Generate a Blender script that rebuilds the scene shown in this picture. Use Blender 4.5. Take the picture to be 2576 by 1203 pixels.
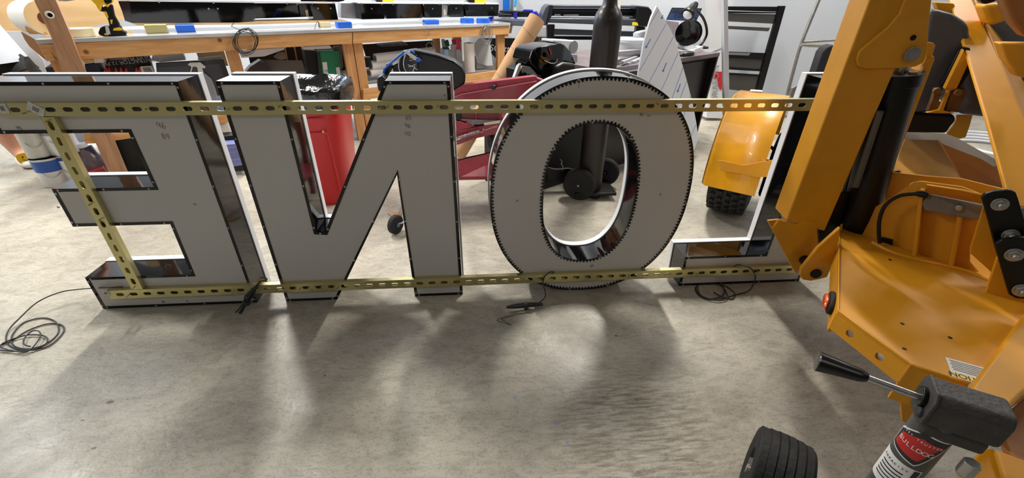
import bpy, bmesh, math, random
from mathutils import Vector, Matrix
from math import sin, cos, pi, radians, sqrt, atan2
random.seed(7)
for o in list(bpy.data.objects): bpy.data.objects.remove(o)
SC = bpy.context.scene
COL = SC.collection
V = Vector
# ------------------------------------------------------------------ camera
CAM = V((1.3949, -1.5101, 1.1612)); FPX = 1092.24
_yaw, _pit, _rol = 0.09119, 0.53113, 0.01625
_F = V((sin(_yaw)*cos(_pit), cos(_yaw)*cos(_pit), -sin(_pit)))
_R0 = V((cos(_yaw), -sin(_yaw), 0)); _U0 = _R0.cross(_F)
_R = cos(_rol)*_R0 + sin(_rol)*_U0; _U = -sin(_rol)*_R0 + cos(_rol)*_U0
cd = bpy.data.cameras.new('camera'); cam = bpy.data.objects.new('camera', cd); COL.objects.link(cam)
cd.sensor_width = 36; cd.lens = FPX/2576*36; cd.clip_start = .02; cd.clip_end = 60
cam.matrix_world = Matrix(((_R.x, _U.x, -_F.x, CAM.x), (_R.y, _U.y, -_F.y, CAM.y), (_R.z, _U.z, -_F.z, CAM.z), (0, 0, 0, 1)))
SC.camera = cam
# ------------------------------------------------------------------ world, light, exposure
SC.view_settings.view_transform = 'Standard'; SC.view_settings.look = 'None'
SC.view_settings.exposure = 0.1; SC.view_settings.gamma = 1.0; SC.view_settings.use_curve_mapping = False
W = bpy.data.worlds.new('world'); SC.world = W; W.use_nodes = True
W.node_tree.nodes['Background'].inputs[0].default_value = (.75, .82, 1, 1)
W.node_tree.nodes['Background'].inputs[1].default_value = .12
HC = 3.3                                     # ceiling height
FIXTURES = [  # x, y, length, width, along x?, power, colour
    (-.35, 2.3, 1.2, .12, 0, 150, (1, .95, .86)), (2.85, 2.3, 1.2, .12, 0, 125, (1, .94, .84)), (-3.0, 1.2, 1.2, .12, 0, 120, (1, .97, .9)), (5.0, 1.2, 1.2, .12, 0, 50, (1, .96, .9)),
    (-1.2, -3.2, 1.2, .16, 0, 14, (1, .97, .92)), (2.6, -3.4, 1.2, .16, 0, 9, (1, .93, .84)), (5.2, -1.8, 1.2, .16, 0, 6, (1, .93, .84))]  # these three camera-side lamps are unseen, added as fill for the letter backs
WINX, WINZ = -.95, 2.05
wd_ = bpy.data.lights.new('window_daylight', 'AREA'); wd_.shape = 'RECTANGLE'; wd_.size = 1.15; wd_.size_y = 1.05; wd_.energy = 75; wd_.color = (.74, .87, 1)
wo_ = bpy.data.objects.new('window_daylight', wd_); COL.objects.link(wo_); wo_.location = (WINX, 3.84, WINZ); wo_.rotation_euler = (radians(90), 0, radians(-11.3+0))
for i, (x, y, L, w, ax, pw, c) in enumerate(FIXTURES):
    ld = bpy.data.lights.new('tube_and_fill_lamp', 'AREA'); ld.shape = 'RECTANGLE'; ld.size = L if ax else w; ld.size_y = w if ax else L
    ld.energy = pw; ld.color = c
    lo = bpy.data.objects.new('tube_and_fill_lamp', ld); COL.objects.link(lo); lo.location = (x, y, HC-.095)

# ------------------------------------------------------------------ helpers
def ray(px, py): return (px-1288)/FPX*_R - (py-601.5)/FPX*_U + _F
def onp(px, py, p0, n):
    d = ray(px, py); n = V(n); return CAM + d*((V(p0)-CAM).dot(n)/d.dot(n))
def aty(px, py, Y): return onp(px, py, (0, Y, 0), (0, 1, 0))
def atz(px, py, Z): return onp(px, py, (0, 0, Z), (0, 0, 1))
def atd(px, py, d): return CAM + ray(px, py)*d
def vpl(p, deg, off=0):
    """vertical plane through p whose horizontal direction has the angle deg; off shifts it away from the camera"""
    a = radians(deg); n = V((-sin(a), cos(a), 0))
    if n.dot(V((p[0], p[1], 0))-V((CAM.x, CAM.y, 0))) < 0: n = -n
    return (V((p[0], p[1], 0))+n*off, n)
def srgb(r, g, b): return tuple((c/255/12.92 if c/255 <= .04045 else ((c/255+.055)/1.055)**2.4) for c in (r, g, b))+(1,)

_M = {}
def mat(name, col, rough=.5, metal=0, var=0, vscale=6, bump=0, bscale=40, coat=0, spec=.5, emit=None, alpha=1, trans=0, col2=None, stretch=None, ior=1.5):
    if name in _M: return _M[name]
    m = bpy.data.materials.new(name); m.use_nodes = True; nt = m.node_tree; N = nt.nodes; Lk = nt.links
    b = N['Principled BSDF']; c = srgb(*col)
    b.inputs['Base Color'].default_value = c; b.inputs['Roughness'].default_value = rough; b.inputs['Metallic'].default_value = metal
    b.inputs['Specular IOR Level'].default_value = spec; b.inputs['Coat Weight'].default_value = coat; b.inputs['IOR'].default_value = ior
    b.inputs['Coat Roughness'].default_value = .05
    if trans: b.inputs['Transmission Weight'].default_value = trans
    if alpha < 1: b.inputs['Alpha'].default_value = alpha
    if emit: b.inputs['Emission Color'].default_value = srgb(*emit[0]); b.inputs['Emission Strength'].default_value = emit[1]
    tc = N.new('ShaderNodeTexCoord'); mp = N.new('ShaderNodeMapping'); Lk.new(tc.outputs['Object'], mp.inputs[0])
    if stretch: mp.inputs['Scale'].default_value = stretch
    if var or col2:
        nz = N.new('ShaderNodeTexNoise'); nz.inputs['Scale'].default_value = vscale; nz.inputs['Detail'].default_value = 6; Lk.new(mp.outputs[0], nz.inputs[0])
        rp = N.new('ShaderNodeValToRGB'); Lk.new(nz.outputs[0], rp.inputs[0])
        c1 = tuple(x*(1-var) for x in c[:3])+(1,); c2 = srgb(*col2) if col2 else tuple(min(1, x*(1+var)) for x in c[:3])+(1,)
        rp.color_ramp.elements[0].position = .35; rp.color_ramp.elements[1].position = .68
        rp.color_ramp.elements[0].color = c1 if not col2 else c; rp.color_ramp.elements[1].color = c2
        Lk.new(rp.outputs[0], b.inputs['Base Color'])
    if bump:
        n2 = N.new('ShaderNodeTexNoise'); n2.inputs['Scale'].default_value = bscale; n2.inputs['Detail'].default_value = 5; Lk.new(mp.outputs[0], n2.inputs[0])
        bp = N.new('ShaderNodeBump'); bp.inputs['Strength'].default_value = bump; bp.inputs['Distance'].default_value = .01
        Lk.new(n2.outputs[0], bp.inputs['Height']); Lk.new(bp.outputs[0], b.inputs['Normal'])
    _M[name] = m; return m

ORG = {}
def _tag(o, label=None, cat=None, group=None, kind=None):
    if label: o['label'] = label
    if cat: o['category'] = cat
    if group: o['group'] = group
    if kind: o['kind'] = kind
    return o
def thing(name, label, cat, loc=(0, 0, 0), group=None):
    o = bpy.data.objects.new(name, None); COL.objects.link(o); o.location = loc; o.empty_display_size = .05
    ORG[o.name] = V(loc); return _tag(o, label, cat, group)
class MB:
    def __init__(s): s.v = []; s.f = []; s.m = []; s.mi = 0
    def add(s, vs, fs):
        n = len(s.v); s.v += [V(x) for x in vs]
        for f in fs: s.f.append(tuple(i+n for i in f)); s.m.append(s.mi)
        return s
    def box(s, c, d, R=None, yaw=0):
        R = R or Matrix.Rotation(yaw, 3, 'Z'); c = V(c)
        vs = [c+R@V((x*d[0]/2, y*d[1]/2, z*d[2]/2)) for x in (-1, 1) for y in (-1, 1) for z in (-1, 1)]
        return s.add(vs, [(0, 1, 3, 2), (4, 6, 7, 5), (0, 4, 5, 1), (2, 3, 7, 6), (0, 2, 6, 4), (1, 5, 7, 3)])
    def span(s, lo, hi): return s.box([(a+b)/2 for a, b in zip(lo, hi)], [abs(b-a) for a, b in zip(lo, hi)])
    def prism(s, pts, ex):
        pts = [V(p) for p in pts]; n = len(pts); ex = V(ex)
        nn = V((0, 0, 0))
        for i in range(n): nn += pts[i].cross(pts[(i+1) % n])
        if nn.dot(ex) > 0: pts.reverse()
        return s.add(pts+[p+ex for p in pts], [tuple(range(n)), tuple(range(2*n-1, n-1, -1))]+[((i+1) % n, i, i+n, (i+1) % n+n) for i in range(n)])
    def tube(s, path, r, seg=8, closed=False, caps=True):
        P = [V(p) for p in path]; n = len(P); rr = r if isinstance(r, (list, tuple)) else [r]*n
        vs = []; up = None
        for i in range(n):
            a = P[(i-1) % n] if (closed or i > 0) else P[i]; b = P[(i+1) % n] if (closed or i < n-1) else P[i]
            t = (b-a).normalized()
            if up is None: up = t.orthogonal().normalized()
            up = (up-t*up.dot(t))
            if up.length < 1e-6: up = t.orthogonal()
            up.normalize(); sd = t.cross(up)
            vs += [P[i]+rr[i]*(cos(2*pi*k/seg)*up+sin(2*pi*k/seg)*sd) for k in range(seg)]
        fs = []
        for i in range(n if closed else n-1):
            j = (i+1) % n
            fs += [(i*seg+k, i*seg+(k+1) % seg, j*seg+(k+1) % seg, j*seg+k) for k in range(seg)]
        if not closed and caps: fs += [tuple(range(seg-1, -1, -1)), tuple((n-1)*seg+k for k in range(seg))]
        return s.add(vs, fs)
    def lathe(s, prof, o, ax=(0, 0, 1), seg=24, cap=True):
        o = V(o); ax = V(ax).normalized(); u = ax.orthogonal().normalized(); w = ax.cross(u); n = len(prof)
        vs = [o+ax*h+r*(cos(2*pi*k/seg)*u+sin(2*pi*k/seg)*w) for r, h in prof for k in range(seg)]
        fs = [(i*seg+k, i*seg+(k+1) % seg, (i+1)*seg+(k+1) % seg, (i+1)*seg+k) for i in range(n-1) for k in range(seg)]
        if cap: fs += [tuple(range(seg-1, -1, -1)), tuple((n-1)*seg+k for k in range(seg))]
        return s.add(vs, fs)
    def ring(s, po, pi_, ex):
        """closed band between two outlines with the same number of points, extruded by ex"""
        n = len(po); ex = V(ex); po = [V(p) for p in po]; pi_ = [V(p) for p in pi_]
        vs = po+pi_+[p+ex for p in po]+[p+ex for p in pi_]; fs = []
        for i in range(n):
            j = (i+1) % n
            fs += [(i, j, n+j, n+i), (2*n+j, 2*n+i, 3*n+i, 3*n+j), (j, i, 2*n+i, 2*n+j), (n+i, n+j, 3*n+j, 3*n+i)]
        return s.add(vs, fs)
    def build(s, name, mt, parent=None, bevel=0, smooth=False, org=None, seg=2, auto=None, **tg):
        me = bpy.data.meshes.new(name)
        og = ORG[parent.name] if parent else V(org if org is not None else (0, 0, 0))
        me.from_pydata([tuple(p-og) for p in s.v], [], s.f)
        mts = mt if isinstance(mt, (list, tuple)) else [mt]
        for m in mts: me.materials.append(m)
        if len(mts) > 1: me.polygons.foreach_set('material_index', s.m)
        bm = bmesh.new(); bm.from_mesh(me)
        if auto or smooth: bmesh.ops.remove_doubles(bm, verts=bm.verts, dist=2e-5)
        bmesh.ops.recalc_face_normals(bm, faces=bm.faces); bm.to_mesh(me); bm.free()
        o = bpy.data.objects.new(name, me); COL.objects.link(o)
        if parent: o.parent = parent; ORG[o.name] = og
        else: o.location = og; ORG[o.name] = og
        if smooth or auto:
            me.polygons.foreach_set('use_smooth', [True]*len(me.polygons))
            me.set_sharp_from_angle(angle=radians(auto or 40))
        if bevel:
            b = o.modifiers.new('bevel', 'BEVEL'); b.width = bevel; b.segments = seg; b.limit_method = 'ANGLE'; b.angle_limit = radians(35)
            if not (smooth or auto):
                me.polygons.foreach_set('use_smooth', [True]*len(me.polygons)); b.harden_normals = True
        return _tag(o, tg.get('label'), tg.get('cat'), tg.get('group'), tg.get('kind'))
def inst(src, name, parent, loc, rot=None, org=None):
    """a copy that shares its mesh; loc in world space"""
    o = src.copy(); o.name = name; COL.objects.link(o); og = ORG[parent.name]
    o.parent = parent; o.location = V(loc)-og
    if rot: o.rotation_euler = rot
    ORG[o.name] = og; return o
def slab(px, pl, th, name, mt, parent=None, bevel=0, ex=None, **k):
    """a plate whose outline lies in the world plane pl = (point, normal), th thick, its far side away from the camera"""
    p0, n = V(pl[0]), V(pl[1]).normalized()
    pts = [onp(x, y, p0, n) for x, y in px]
    if n.dot(pts[0]-CAM) < 0: n = -n
    return MB().prism(pts, ex if ex is not None else n*th).build(name, mt, parent, bevel, **k)
def smoothpath(pts, n=8, closed=False):
    P = [V(p) for p in pts]; out = []; m = len(P)
    for i in range(m if closed else m-1):
        p0 = P[(i-1) % m] if closed or i > 0 else P[i]; p1 = P[i]; p2 = P[(i+1) % m]; p3 = P[(i+2) % m] if closed or i < m-2 else P[(i+1) % m]
        for k in range(n):
            t = k/n; out.append(.5*((2*p1)+(p2-p0)*t+(2*p0-5*p1+4*p2-p3)*t*t+(3*p1-p0-3*p2+p3)*t**3))
    if not closed: out.append(P[-1])
    return out
def text(s, size, o, xdir, ydir, mt, parent, name='lettering', extr=.0006, shear=0, space=1.0, bold=0):
    c = bpy.data.curves.new(name, 'FONT'); c.body = s; c.size = size; c.extrude = extr; c.shear = shear; c.space_character = space; c.offset = bold*size
    c.align_x = 'CENTER'; c.align_y = 'CENTER'; c.resolution_u = 3
    tmp = bpy.data.objects.new(name, c); me = bpy.data.meshes.new_from_object(tmp); me.name = name
    bpy.data.objects.remove(tmp); bpy.data.curves.remove(c)
    me.materials.clear(); me.materials.append(mt)
    x = V(xdir).normalized(); y = V(ydir); y = (y-x*y.dot(x)).normalized(); z = x.cross(y)
    og = ORG[parent.name]; p = V(o)-og
    me.transform(Matrix(((x.x, y.x, z.x, p.x), (x.y, y.y, z.y, p.y), (x.z, y.z, z.z, p.z), (0, 0, 0, 1))))
    ob = bpy.data.objects.new(name, me); COL.objects.link(ob); ob.parent = parent; ORG[ob.name] = og; return ob

# ------------------------------------------------------------------ materials
M_GLOSS = mat('gloss_black', (8, 8, 9), .05, coat=.0, spec=.5, bump=.04, bscale=7)
M_BLACK = mat('black_satin', (6, 6, 7), .38, bump=.05, bscale=30, spec=.35)
M_RUBBER = mat('rubber', (16, 16, 17), .75, bump=.25, bscale=90, var=.3, vscale=20)
M_BACKW = mat('letter_back_white', (204, 202, 199), .45, var=.03, vscale=3)
M_TRIM = mat('trim_white', (236, 238, 244), .3)
M_ZINC = mat('yellow_zinc', (208, 202, 150), .33, .88, var=.1, vscale=5, bump=.05, bscale=60, col2=(206, 194, 140))
M_STEEL = mat('steel', (180, 180, 182), .3, 1, var=.15, vscale=30)
M_SILVER = mat('bare_aluminium', (190, 192, 196), .35, .9, var=.08)
M_YEL = mat('lift_yellow', (214, 148, 16), .42, coat=.12, var=.07, vscale=4, bump=.05, bscale=25)
M_WOOD = None
def wood(name, c1, c2, stretch=(2, 12, 30), rough=.6):
    if name in _M: return _M[name]
    m = mat(name, c1, rough); nt = m.node_tree; N = nt.nodes; L = nt.links; b = N['Principled BSDF']
    tc = N.new('ShaderNodeTexCoord'); mp = N.new('ShaderNodeMapping'); mp.inputs['Scale'].default_value = stretch; L.new(tc.outputs['Object'], mp.inputs[0])
    nz = N.new('ShaderNodeTexNoise'); nz.inputs['Scale'].default_value = 1.6; nz.inputs['Detail'].default_value = 8; nz.inputs['Distortion'].default_value = .8; L.new(mp.outputs[0], nz.inputs[0])
    rp = N.new('ShaderNodeValToRGB'); L.new(nz.outputs[0], rp.inputs[0]); rp.color_ramp.elements[0].position = .3; rp.color_ramp.elements[1].position = .72
    rp.color_ramp.elements[0].color = srgb(*c2); rp.color_ramp.elements[1].color = srgb(*c1)
    vo = N.new('ShaderNodeTexVoronoi'); vo.inputs['Scale'].default_value = 5.5; L.new(tc.outputs['Object'], vo.inputs[0])
    kr = N.new('ShaderNodeValToRGB'); L.new(vo.outputs['Distance'], kr.inputs[0]); kr.color_ramp.elements[0].position = .05; kr.color_ramp.elements[1].position = .1
    kr.color_ramp.elements[0].color = srgb(96, 56, 26); kr.color_ramp.elements[1].color = (1, 1, 1, 1)
    mx = N.new('ShaderNodeMix'); mx.data_type = 'RGBA'; mx.blend_type = 'MULTIPLY'; mx.inputs[0].default_value = .8
    L.new(rp.outputs[0], mx.inputs[6]); L.new(kr.outputs[0], mx.inputs[7]); L.new(mx.outputs[2], b.inputs['Base Color'])
    bp = N.new('ShaderNodeBump'); bp.inputs['Strength'].default_value = .15; bp.inputs['Distance'].default_value = .004; L.new(nz.outputs[0], bp.inputs['Height']); L.new(bp.outputs[0], b.inputs['Normal'])
    return m
M_PINE = wood('pine', (226, 176, 118), (200, 144, 86), (3, 3, 26))
M_PINEV = wood('pine_upright', (216, 166, 112), (186, 132, 82), (26, 26, 2.5))
M_OLD = wood('weathered_pine', (192, 148, 112), (160, 116, 84), (26, 26, 2.5))
M_PLY = wood('plywood', (232, 200, 150), (214, 176, 124), (1.2, 1.2, 7))
M_WHITE = mat('plain_white', (216, 219, 224), .5)
M_CARD = mat('cardboard', (186, 146, 106), .75, var=.06, vscale=10)
M_BLUE = mat('blue_tape', (24, 96, 208), .5)
M_TAPE = mat('masking_tape', (226, 208, 166), .6)
M_INK = mat('ink', (40, 40, 44), .6)

# ------------------------------------------------------------------ floor and room
def floor_mat():
    m = mat('concrete', (176, 168, 156), .42); nt = m.node_tree; N = nt.nodes; L = nt.links; b = N['Principled BSDF']
    tc = N.new('ShaderNodeTexCoord')
    def noise(sc, det=6, dist=0, st=None):
        mp = N.new('ShaderNodeMapping'); L.new(tc.outputs['Object'], mp.inputs[0])
        if st: mp.inputs['Scale'].default_value = st[:3]; mp.inputs['Rotation'].default_value[2] = st[3]
        n = N.new('ShaderNodeTexNoise'); n.inputs['Scale'].default_value = sc; n.inputs['Detail'].default_value = det; n.inputs['Distortion'].default_value = dist
        L.new(mp.outputs[0], n.inputs[0]); return n.outputs[0]
    def ramp(src, p0, c0, p1, c1):
        r = N.new('ShaderNodeValToRGB'); L.new(src, r.inputs[0]); e = r.color_ramp.elements
        e[0].position = p0; e[1].position = p1; e[0].color = c0; e[1].color = c1; return r.outputs[0]
    def mul(a, c, f=1, mode='MULTIPLY'):
        x = N.new('ShaderNodeMix'); x.data_type = 'RGBA'; x.blend_type = mode
        if isinstance(f, float) or isinstance(f, int): x.inputs[0].default_value = f
        else: L.new(f, x.inputs[0])
        L.new(a, x.inputs[6])
        if isinstance(c, tuple): x.inputs[7].default_value = c
        else: L.new(c, x.inputs[7])
        return x.outputs[2]
    base = ramp(noise(1.3, 8, .6), .3, srgb(164, 158, 145), .7, srgb(202, 197, 183))
    base = mul(base, ramp(noise(7, 12, 1.6, (1, 1.7, 1, .45)), .34, (.74, .73, .71, 1), .58, (1, 1, 1, 1)), .8)
    base = mul(base, ramp(noise(34, 10, .8, (1, 2.6, 1, .5)), .30, (.66, .64, .62, 1), .52, (1, 1, 1, 1)), .6)
    base = mul(base, ramp(noise(150, 6, .5), .28, (.45, .43, .41, 1), .48, (1, 1, 1, 1)), .55)
    v = N.new('ShaderNodeTexVoronoi'); v.inputs['Scale'].default_value = 5; v.inputs['Randomness'].default_value = 1; L.new(tc.outputs['Object'], v.inputs[0])
    base = mul(base, ramp(v.outputs['Distance'], .012, (.25, .2, .17, 1), .022, (1, 1, 1, 1)), .9)
    # hairline cracks
    ve = N.new('ShaderNodeTexVoronoi'); ve.feature = 'DISTANCE_TO_EDGE'; ve.inputs['Scale'].default_value = .55; nw = N.new('ShaderNodeTexNoise'); nw.inputs['Scale'].default_value = 2.2
    L.new(tc.outputs['Object'], nw.inputs[0]); ad = N.new('ShaderNodeVectorMath'); ad.operation = 'ADD'; L.new(tc.outputs['Object'], ad.inputs[0]); L.new(nw.outputs[1], ad.inputs[1]); L.new(ad.outputs[0], ve.inputs[0])
    base = mul(base, ramp(ve.outputs['Distance'], .0005, (.6, .58, .56, 1), .0014, (1, 1, 1, 1)), .3)
    # tyre scuffs in front of the jack wheel
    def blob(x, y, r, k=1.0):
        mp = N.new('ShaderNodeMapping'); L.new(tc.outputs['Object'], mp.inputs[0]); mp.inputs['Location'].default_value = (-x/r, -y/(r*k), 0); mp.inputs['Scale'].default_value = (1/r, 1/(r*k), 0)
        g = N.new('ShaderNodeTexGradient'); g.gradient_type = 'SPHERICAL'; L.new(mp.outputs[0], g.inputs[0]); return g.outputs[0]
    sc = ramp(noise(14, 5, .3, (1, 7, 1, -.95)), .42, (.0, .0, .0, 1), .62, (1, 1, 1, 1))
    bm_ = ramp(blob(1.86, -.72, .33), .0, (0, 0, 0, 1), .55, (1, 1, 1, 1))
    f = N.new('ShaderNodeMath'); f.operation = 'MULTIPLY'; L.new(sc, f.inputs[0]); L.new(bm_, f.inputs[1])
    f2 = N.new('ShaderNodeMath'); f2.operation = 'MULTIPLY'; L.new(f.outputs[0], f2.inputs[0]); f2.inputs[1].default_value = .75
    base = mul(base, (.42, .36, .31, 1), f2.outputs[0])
    for (x, y) in [(1.62, -.66), (1.5, -.56), (1.64, -.73)]:
        base = mul(base, srgb(120, 146, 186), ramp(blob(x, y, .011, 1.4), .35, (0, 0, 0, 1), .6, (.6, .6, .6, 1)), 'MIX')
    for (px, py, r) in [(277, 1012, .02), (236, 1128, .013), (1550, 845, .012), (208, 1058, .01)]:
        p = atz(px, py, 0); base = mul(base, srgb(74, 48, 30), ramp(blob(p.x, p.y, r, .6), .3, (0, 0, 0, 1), .6, (.8, .8, .8, 1)), 'MIX')
    L.new(base, b.inputs['Base Color'])
    rr = ramp(noise(5, 6), .3, (.3, .3, .3, 1), .7, (.5, .5, .5, 1)); L.new(rr, b.inputs['Roughness'])
    bp = N.new('ShaderNodeBump'); bp.inputs['Strength'].default_value = .22; bp.inputs['Distance'].default_value = .004; L.new(noise(55, 8, .6), bp.inputs['Height']); L.new(bp.outputs[0], b.inputs['Normal'])
    return m
XL, XR, YF = -5.2, 7.2, -5.0
def ywall(x): return 3.02-(x-3.9)*.2 if x < 3.9 else 3.02-(x-3.9)*.06
M_WALL = mat('wall_paint', (192, 198, 208), .6, var=.015, vscale=2)
M_CEIL = mat('ceiling_paint', (150, 150, 150), .8)
MB().box(((XL+XR)/2, .3, -.05), (XR-XL, 11.4, .1)).build('floor', floor_mat(), kind='structure')
MB().box(((XL+XR)/2, .3, HC+.05), (XR-XL, 11.4, .1)).build('ceiling', M_CEIL, kind='structure')
MB().prism([(XL, ywall(XL), 0), (3.9, 3.02, 0), (XR, ywall(XR), 0), (XR, ywall(XR)+.12, 0), (3.9, 3.14, 0), (XL, ywall(XL)+.12, 0)], (0, 0, HC)).build('wall_back', M_WALL, kind='structure')
MB().span((XL-.1, YF, 0), (XL, ywall(XL), HC)).build('wall_left', M_WALL, kind='structure')
MB().span((XR, YF, 0), (XR+.1, ywall(XR), HC)).build('wall_right', M_WALL, kind='structure')
MB().span((XL, YF-.1, 0), (XR, YF, HC)).build('wall_front', mat('front_wall', (84, 80, 76), .7), kind='structure')
PLs = [(0, 'over the left half of the workbench'), (0, 'above the desk'), (0, 'near the left wall'), (0, 'over the back of the yellow lift'), (0, 'behind the camera on the left, added as fill light'), (0, 'behind the camera on the right, added as fill light'), (0, 'near the right wall, added as fill light')]
for (x, y, L, w, ax, pw, c), (_, wh) in zip(FIXTURES, PLs):
    t = thing('ceiling_and_fill_light', 'white tube light fitting on the ceiling '+wh, 'light', (x, y, HC), 'ceiling tube lights')
    MB().box((x, y, HC-.03), (L+.06, w+.04, .06), yaw=0 if ax else pi/2).build('housing', M_WHITE, t, .006)
    MB().box((x, y, HC-.075), (L, w, .03), yaw=0 if ax else pi/2).build('diffuser', mat('diffuser', (250, 250, 250), .5, emit=((255, 250, 240), 3)), t, .01)

WI = bpy.data.objects.new('window_1', None); COL.objects.link(WI); WI['kind'] = 'structure'; ORG['window_1'] = V((0, 0, 0))
WR = Matrix.Rotation(radians(-11.3), 3, 'Z'); WCc = V((WINX, ywall(WINX)-.02, WINZ))
MB().box(WCc+WR@V((0, 0, 0)), (1.2, .01, 1.1), WR).build('window_pane', mat('window_sky', (200, 225, 255), .3, emit=((190, 220, 255), 1.6)), WI)
for dx, dz, w, h in [(0, .57, 1.28, .05), (0, -.57, 1.28, .05), (-.62, 0, .05, 1.1), (.62, 0, .05, 1.1), (0, 0, .03, 1.1)]: MB().box(WCc+WR@V((dx, -.012, dz)), (w, .03, h), WR).build('window_frame', M_WHITE, WI, .003)
# ------------------------------------------------------------------ sign letters
DB, DT = .115, .143      # depth of the black return and of the white trim cap
def offset(poly, d):
    n = len(poly); out = []
    A = sum(poly[i][0]*poly[(i+1) % n][1]-poly[(i+1) % n][0]*poly[i][1] for i in range(n)); sg = 1 if A > 0 else -1
    for i in range(n):
        p0, p1, p2 = (V((*poly[k % n], 0)) for k in (i-1, i, i+1))
        e1 = (p1-p0).normalized(); e2 = (p2-p1).normalized(); n1 = V((e1.y, -e1.x, 0))*sg; n2 = V((e2.y, -e2.x, 0))*sg
        b = (n1+n2); k = d/max(.3, (1+n1.dot(n2))/1)
        q = p1+b*k; out.append((q.x, q.y))
    return out
def X3(p, y): return V((p[0], y, p[1]))
rivet_src = None
def rivet_at(t, x, z):
    global rivet_src
    if rivet_src is None:
        og = ORG[t.name]
        rivet_src = MB().lathe([(.0036, -.0), (.0036, -.0012), (.0022, -.0022), (.0014, -.0016)], ORG[t.name], (0, 1, 0), 10).build('rivet', M_STEEL, t); rivet_src.location = V((x, -.0014, z))-ORG[t.name]; return
    inst(rivet_src, 'rivet', t, (x, -.0014, z))
def letter_flange(t, poly, w=.0115, notch=True):
    q = offset(poly, -w); n = len(poly)
    for i in range(n):
        a, b, c, d = poly[i], poly[(i+1) % n], q[(i+1) % n], q[i]
        va, vb = V((*a, 0)), V((*b, 0)); L = (vb-va).length; e = (vb-va).normalized()
        # strip slightly shortened so the mitred corners read as separate tabs
        g = .0006
        fl = MB().prism([X3(a, 0), X3(b, 0), X3(c, 0), X3(d, 0)], (0, -.0013, 0)).build('back_flange', M_GLOSS, t)
        k = max(1, round(L/.19)); nrm = (V((*d, 0))-va); nn = V((*q[i], 0)); mid = w*.52
        nv = V((-e.y, e.x, 0)); 
        if nv.dot((V((*c, 0))+V((*d, 0)))/2-(va+vb)/2) < 0: nv = -nv
        for j in range(k+1):
            s = .018+(L-.036)*j/k
            if L < .07 and j: continue
            p = va+e*s+nv*mid; rivet_at(fl, p.x, p.y)
def letter(name, label, poly, loc):
    t = thing(name, label, 'sign letter', loc, 'illuminated sign letters on the strut frame')
    inn = offset(poly, -.0012); tr = offset(poly, .004); tri = offset(poly, -.003)
    n = len(poly)
    MB().prism([X3(p, .0002) for p in inn], (0, .004, 0)).build('back_panel', M_BACKW, t)
    MB().ring([X3(p, 0) for p in poly], [X3(p, 0) for p in inn], (0, DB, 0)).build('return_side', M_GLOSS, t)
    MB().ring([X3(p, DB-.002) for p in tr], [X3(p, DB-.002) for p in inn], (0, DT-DB+.002, 0)).build('trim_cap', M_TRIM, t, .0015)
    MB().prism([X3(p, DT-.006) for p in inn], (0, .005, 0)).build('face_panel', mat('acrylic_white', (240, 240, 240), .25), t)
    letter_flange(t, poly); return t
PE = [(.470, 0), (.470, .882), (-.130, .882), (-.130, .7215), (.260, .7215), (.264, .5275), (-.069, .5275), (-.069, .3785), (.265, .3785), (.262, .154), (-.130, .154), (-.130, 0)]
LE = letter('letter_e', 'large reversed letter E, white back and black sides, leftmost on the strut frame', PE, (.2, .07, 0))
PN = [(.587, 0), (.795, 0), (1.109, .556), (1.119, 0), (1.323, 0), (1.319, .8835), (1.108, .8835), (.809, .326), (.778, .329), (.779, .8835), (.583, .8835)]
LN = letter('letter_n', 'large reversed letter N, white back and black sides, between the E and the O', PN, (.95, .07, 0))
PL_ = [(2.290, 0), (2.862, 0), (2.862, .8835), (2.649, .8835), (2.649, .155), (2.284, .155)]
LL = letter('letter_l', 'large reversed letter L partly hidden behind the yellow outrigger', PL_, (2.55, .07, 0))
# the O
def sup(cx, cz, a, b, n, N=160, da=0):
    out = []
    for i in range(N):
        t = 2*pi*i/N; c, s = cos(t), sin(t)
        out.append((cx+(a+da)*abs(c)**(2/n)*(1 if c >= 0 else -1), cz+(b+da)*abs(s)**(2/n)*(1 if s >= 0 else -1)))
    return out
def respace(P, N):
    P = P+[P[0]]; d = [0]
    for i in range(len(P)-1): d.append(d[-1]+sqrt((P[i+1][0]-P[i][0])**2+(P[i+1][1]-P[i][1])**2))
    out = []; k = 0
    for i in range(N):
        s = d[-1]*i/N
        while d[k+1] < s: k += 1
        u = (s-d[k])/(d[k+1]-d[k]); out.append((P[k][0]+(P[k+1][0]-P[k][0])*u, P[k][1]+(P[k+1][1]-P[k][1])*u))
    return out
OO = respace(sup(1.841, .449, .395, .449, 2.22, 400), 192); OI = respace(sup(1.833, .448, .181, .289, 2.4, 400), 192)
LO = thing('letter_o', 'large letter O with saw-toothed black flanges, white back, between the N and the L', 'sign letter', (1.84, .07, 0), 'illuminated sign letters on the strut frame')
MB().ring([X3(p, .0004) for p in offset(OO, -.001)], [X3(p, .0004) for p in offset(OI, .001)], (0, .004, 0)).build('back_panel', M_BACKW, LO)
MB().ring([X3(p, 0) for p in OO], [X3(p, 0) for p in offset(OO, -.0012)], (0, DB, 0)).build('return_side', M_GLOSS, LO, auto=30)
MB().ring([X3(p, 0) for p in offset(OI, .0012)], [X3(p, 0) for p in OI], (0, DB, 0)).build('return_side', M_GLOSS, LO, auto=30)
MB().ring([X3(p, DB-.002) for p in offset(OO, .004)], [X3(p, DB-.002) for p in OO], (0, .03, 0)).build('trim_cap', M_TRIM, LO, auto=30)
MB().ring([X3(p, DB-.002) for p in OI], [X3(p, DB-.002) for p in offset(OI, -.004)], (0, .03, 0)).build('trim_cap', M_TRIM, LO, auto=30)
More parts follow.
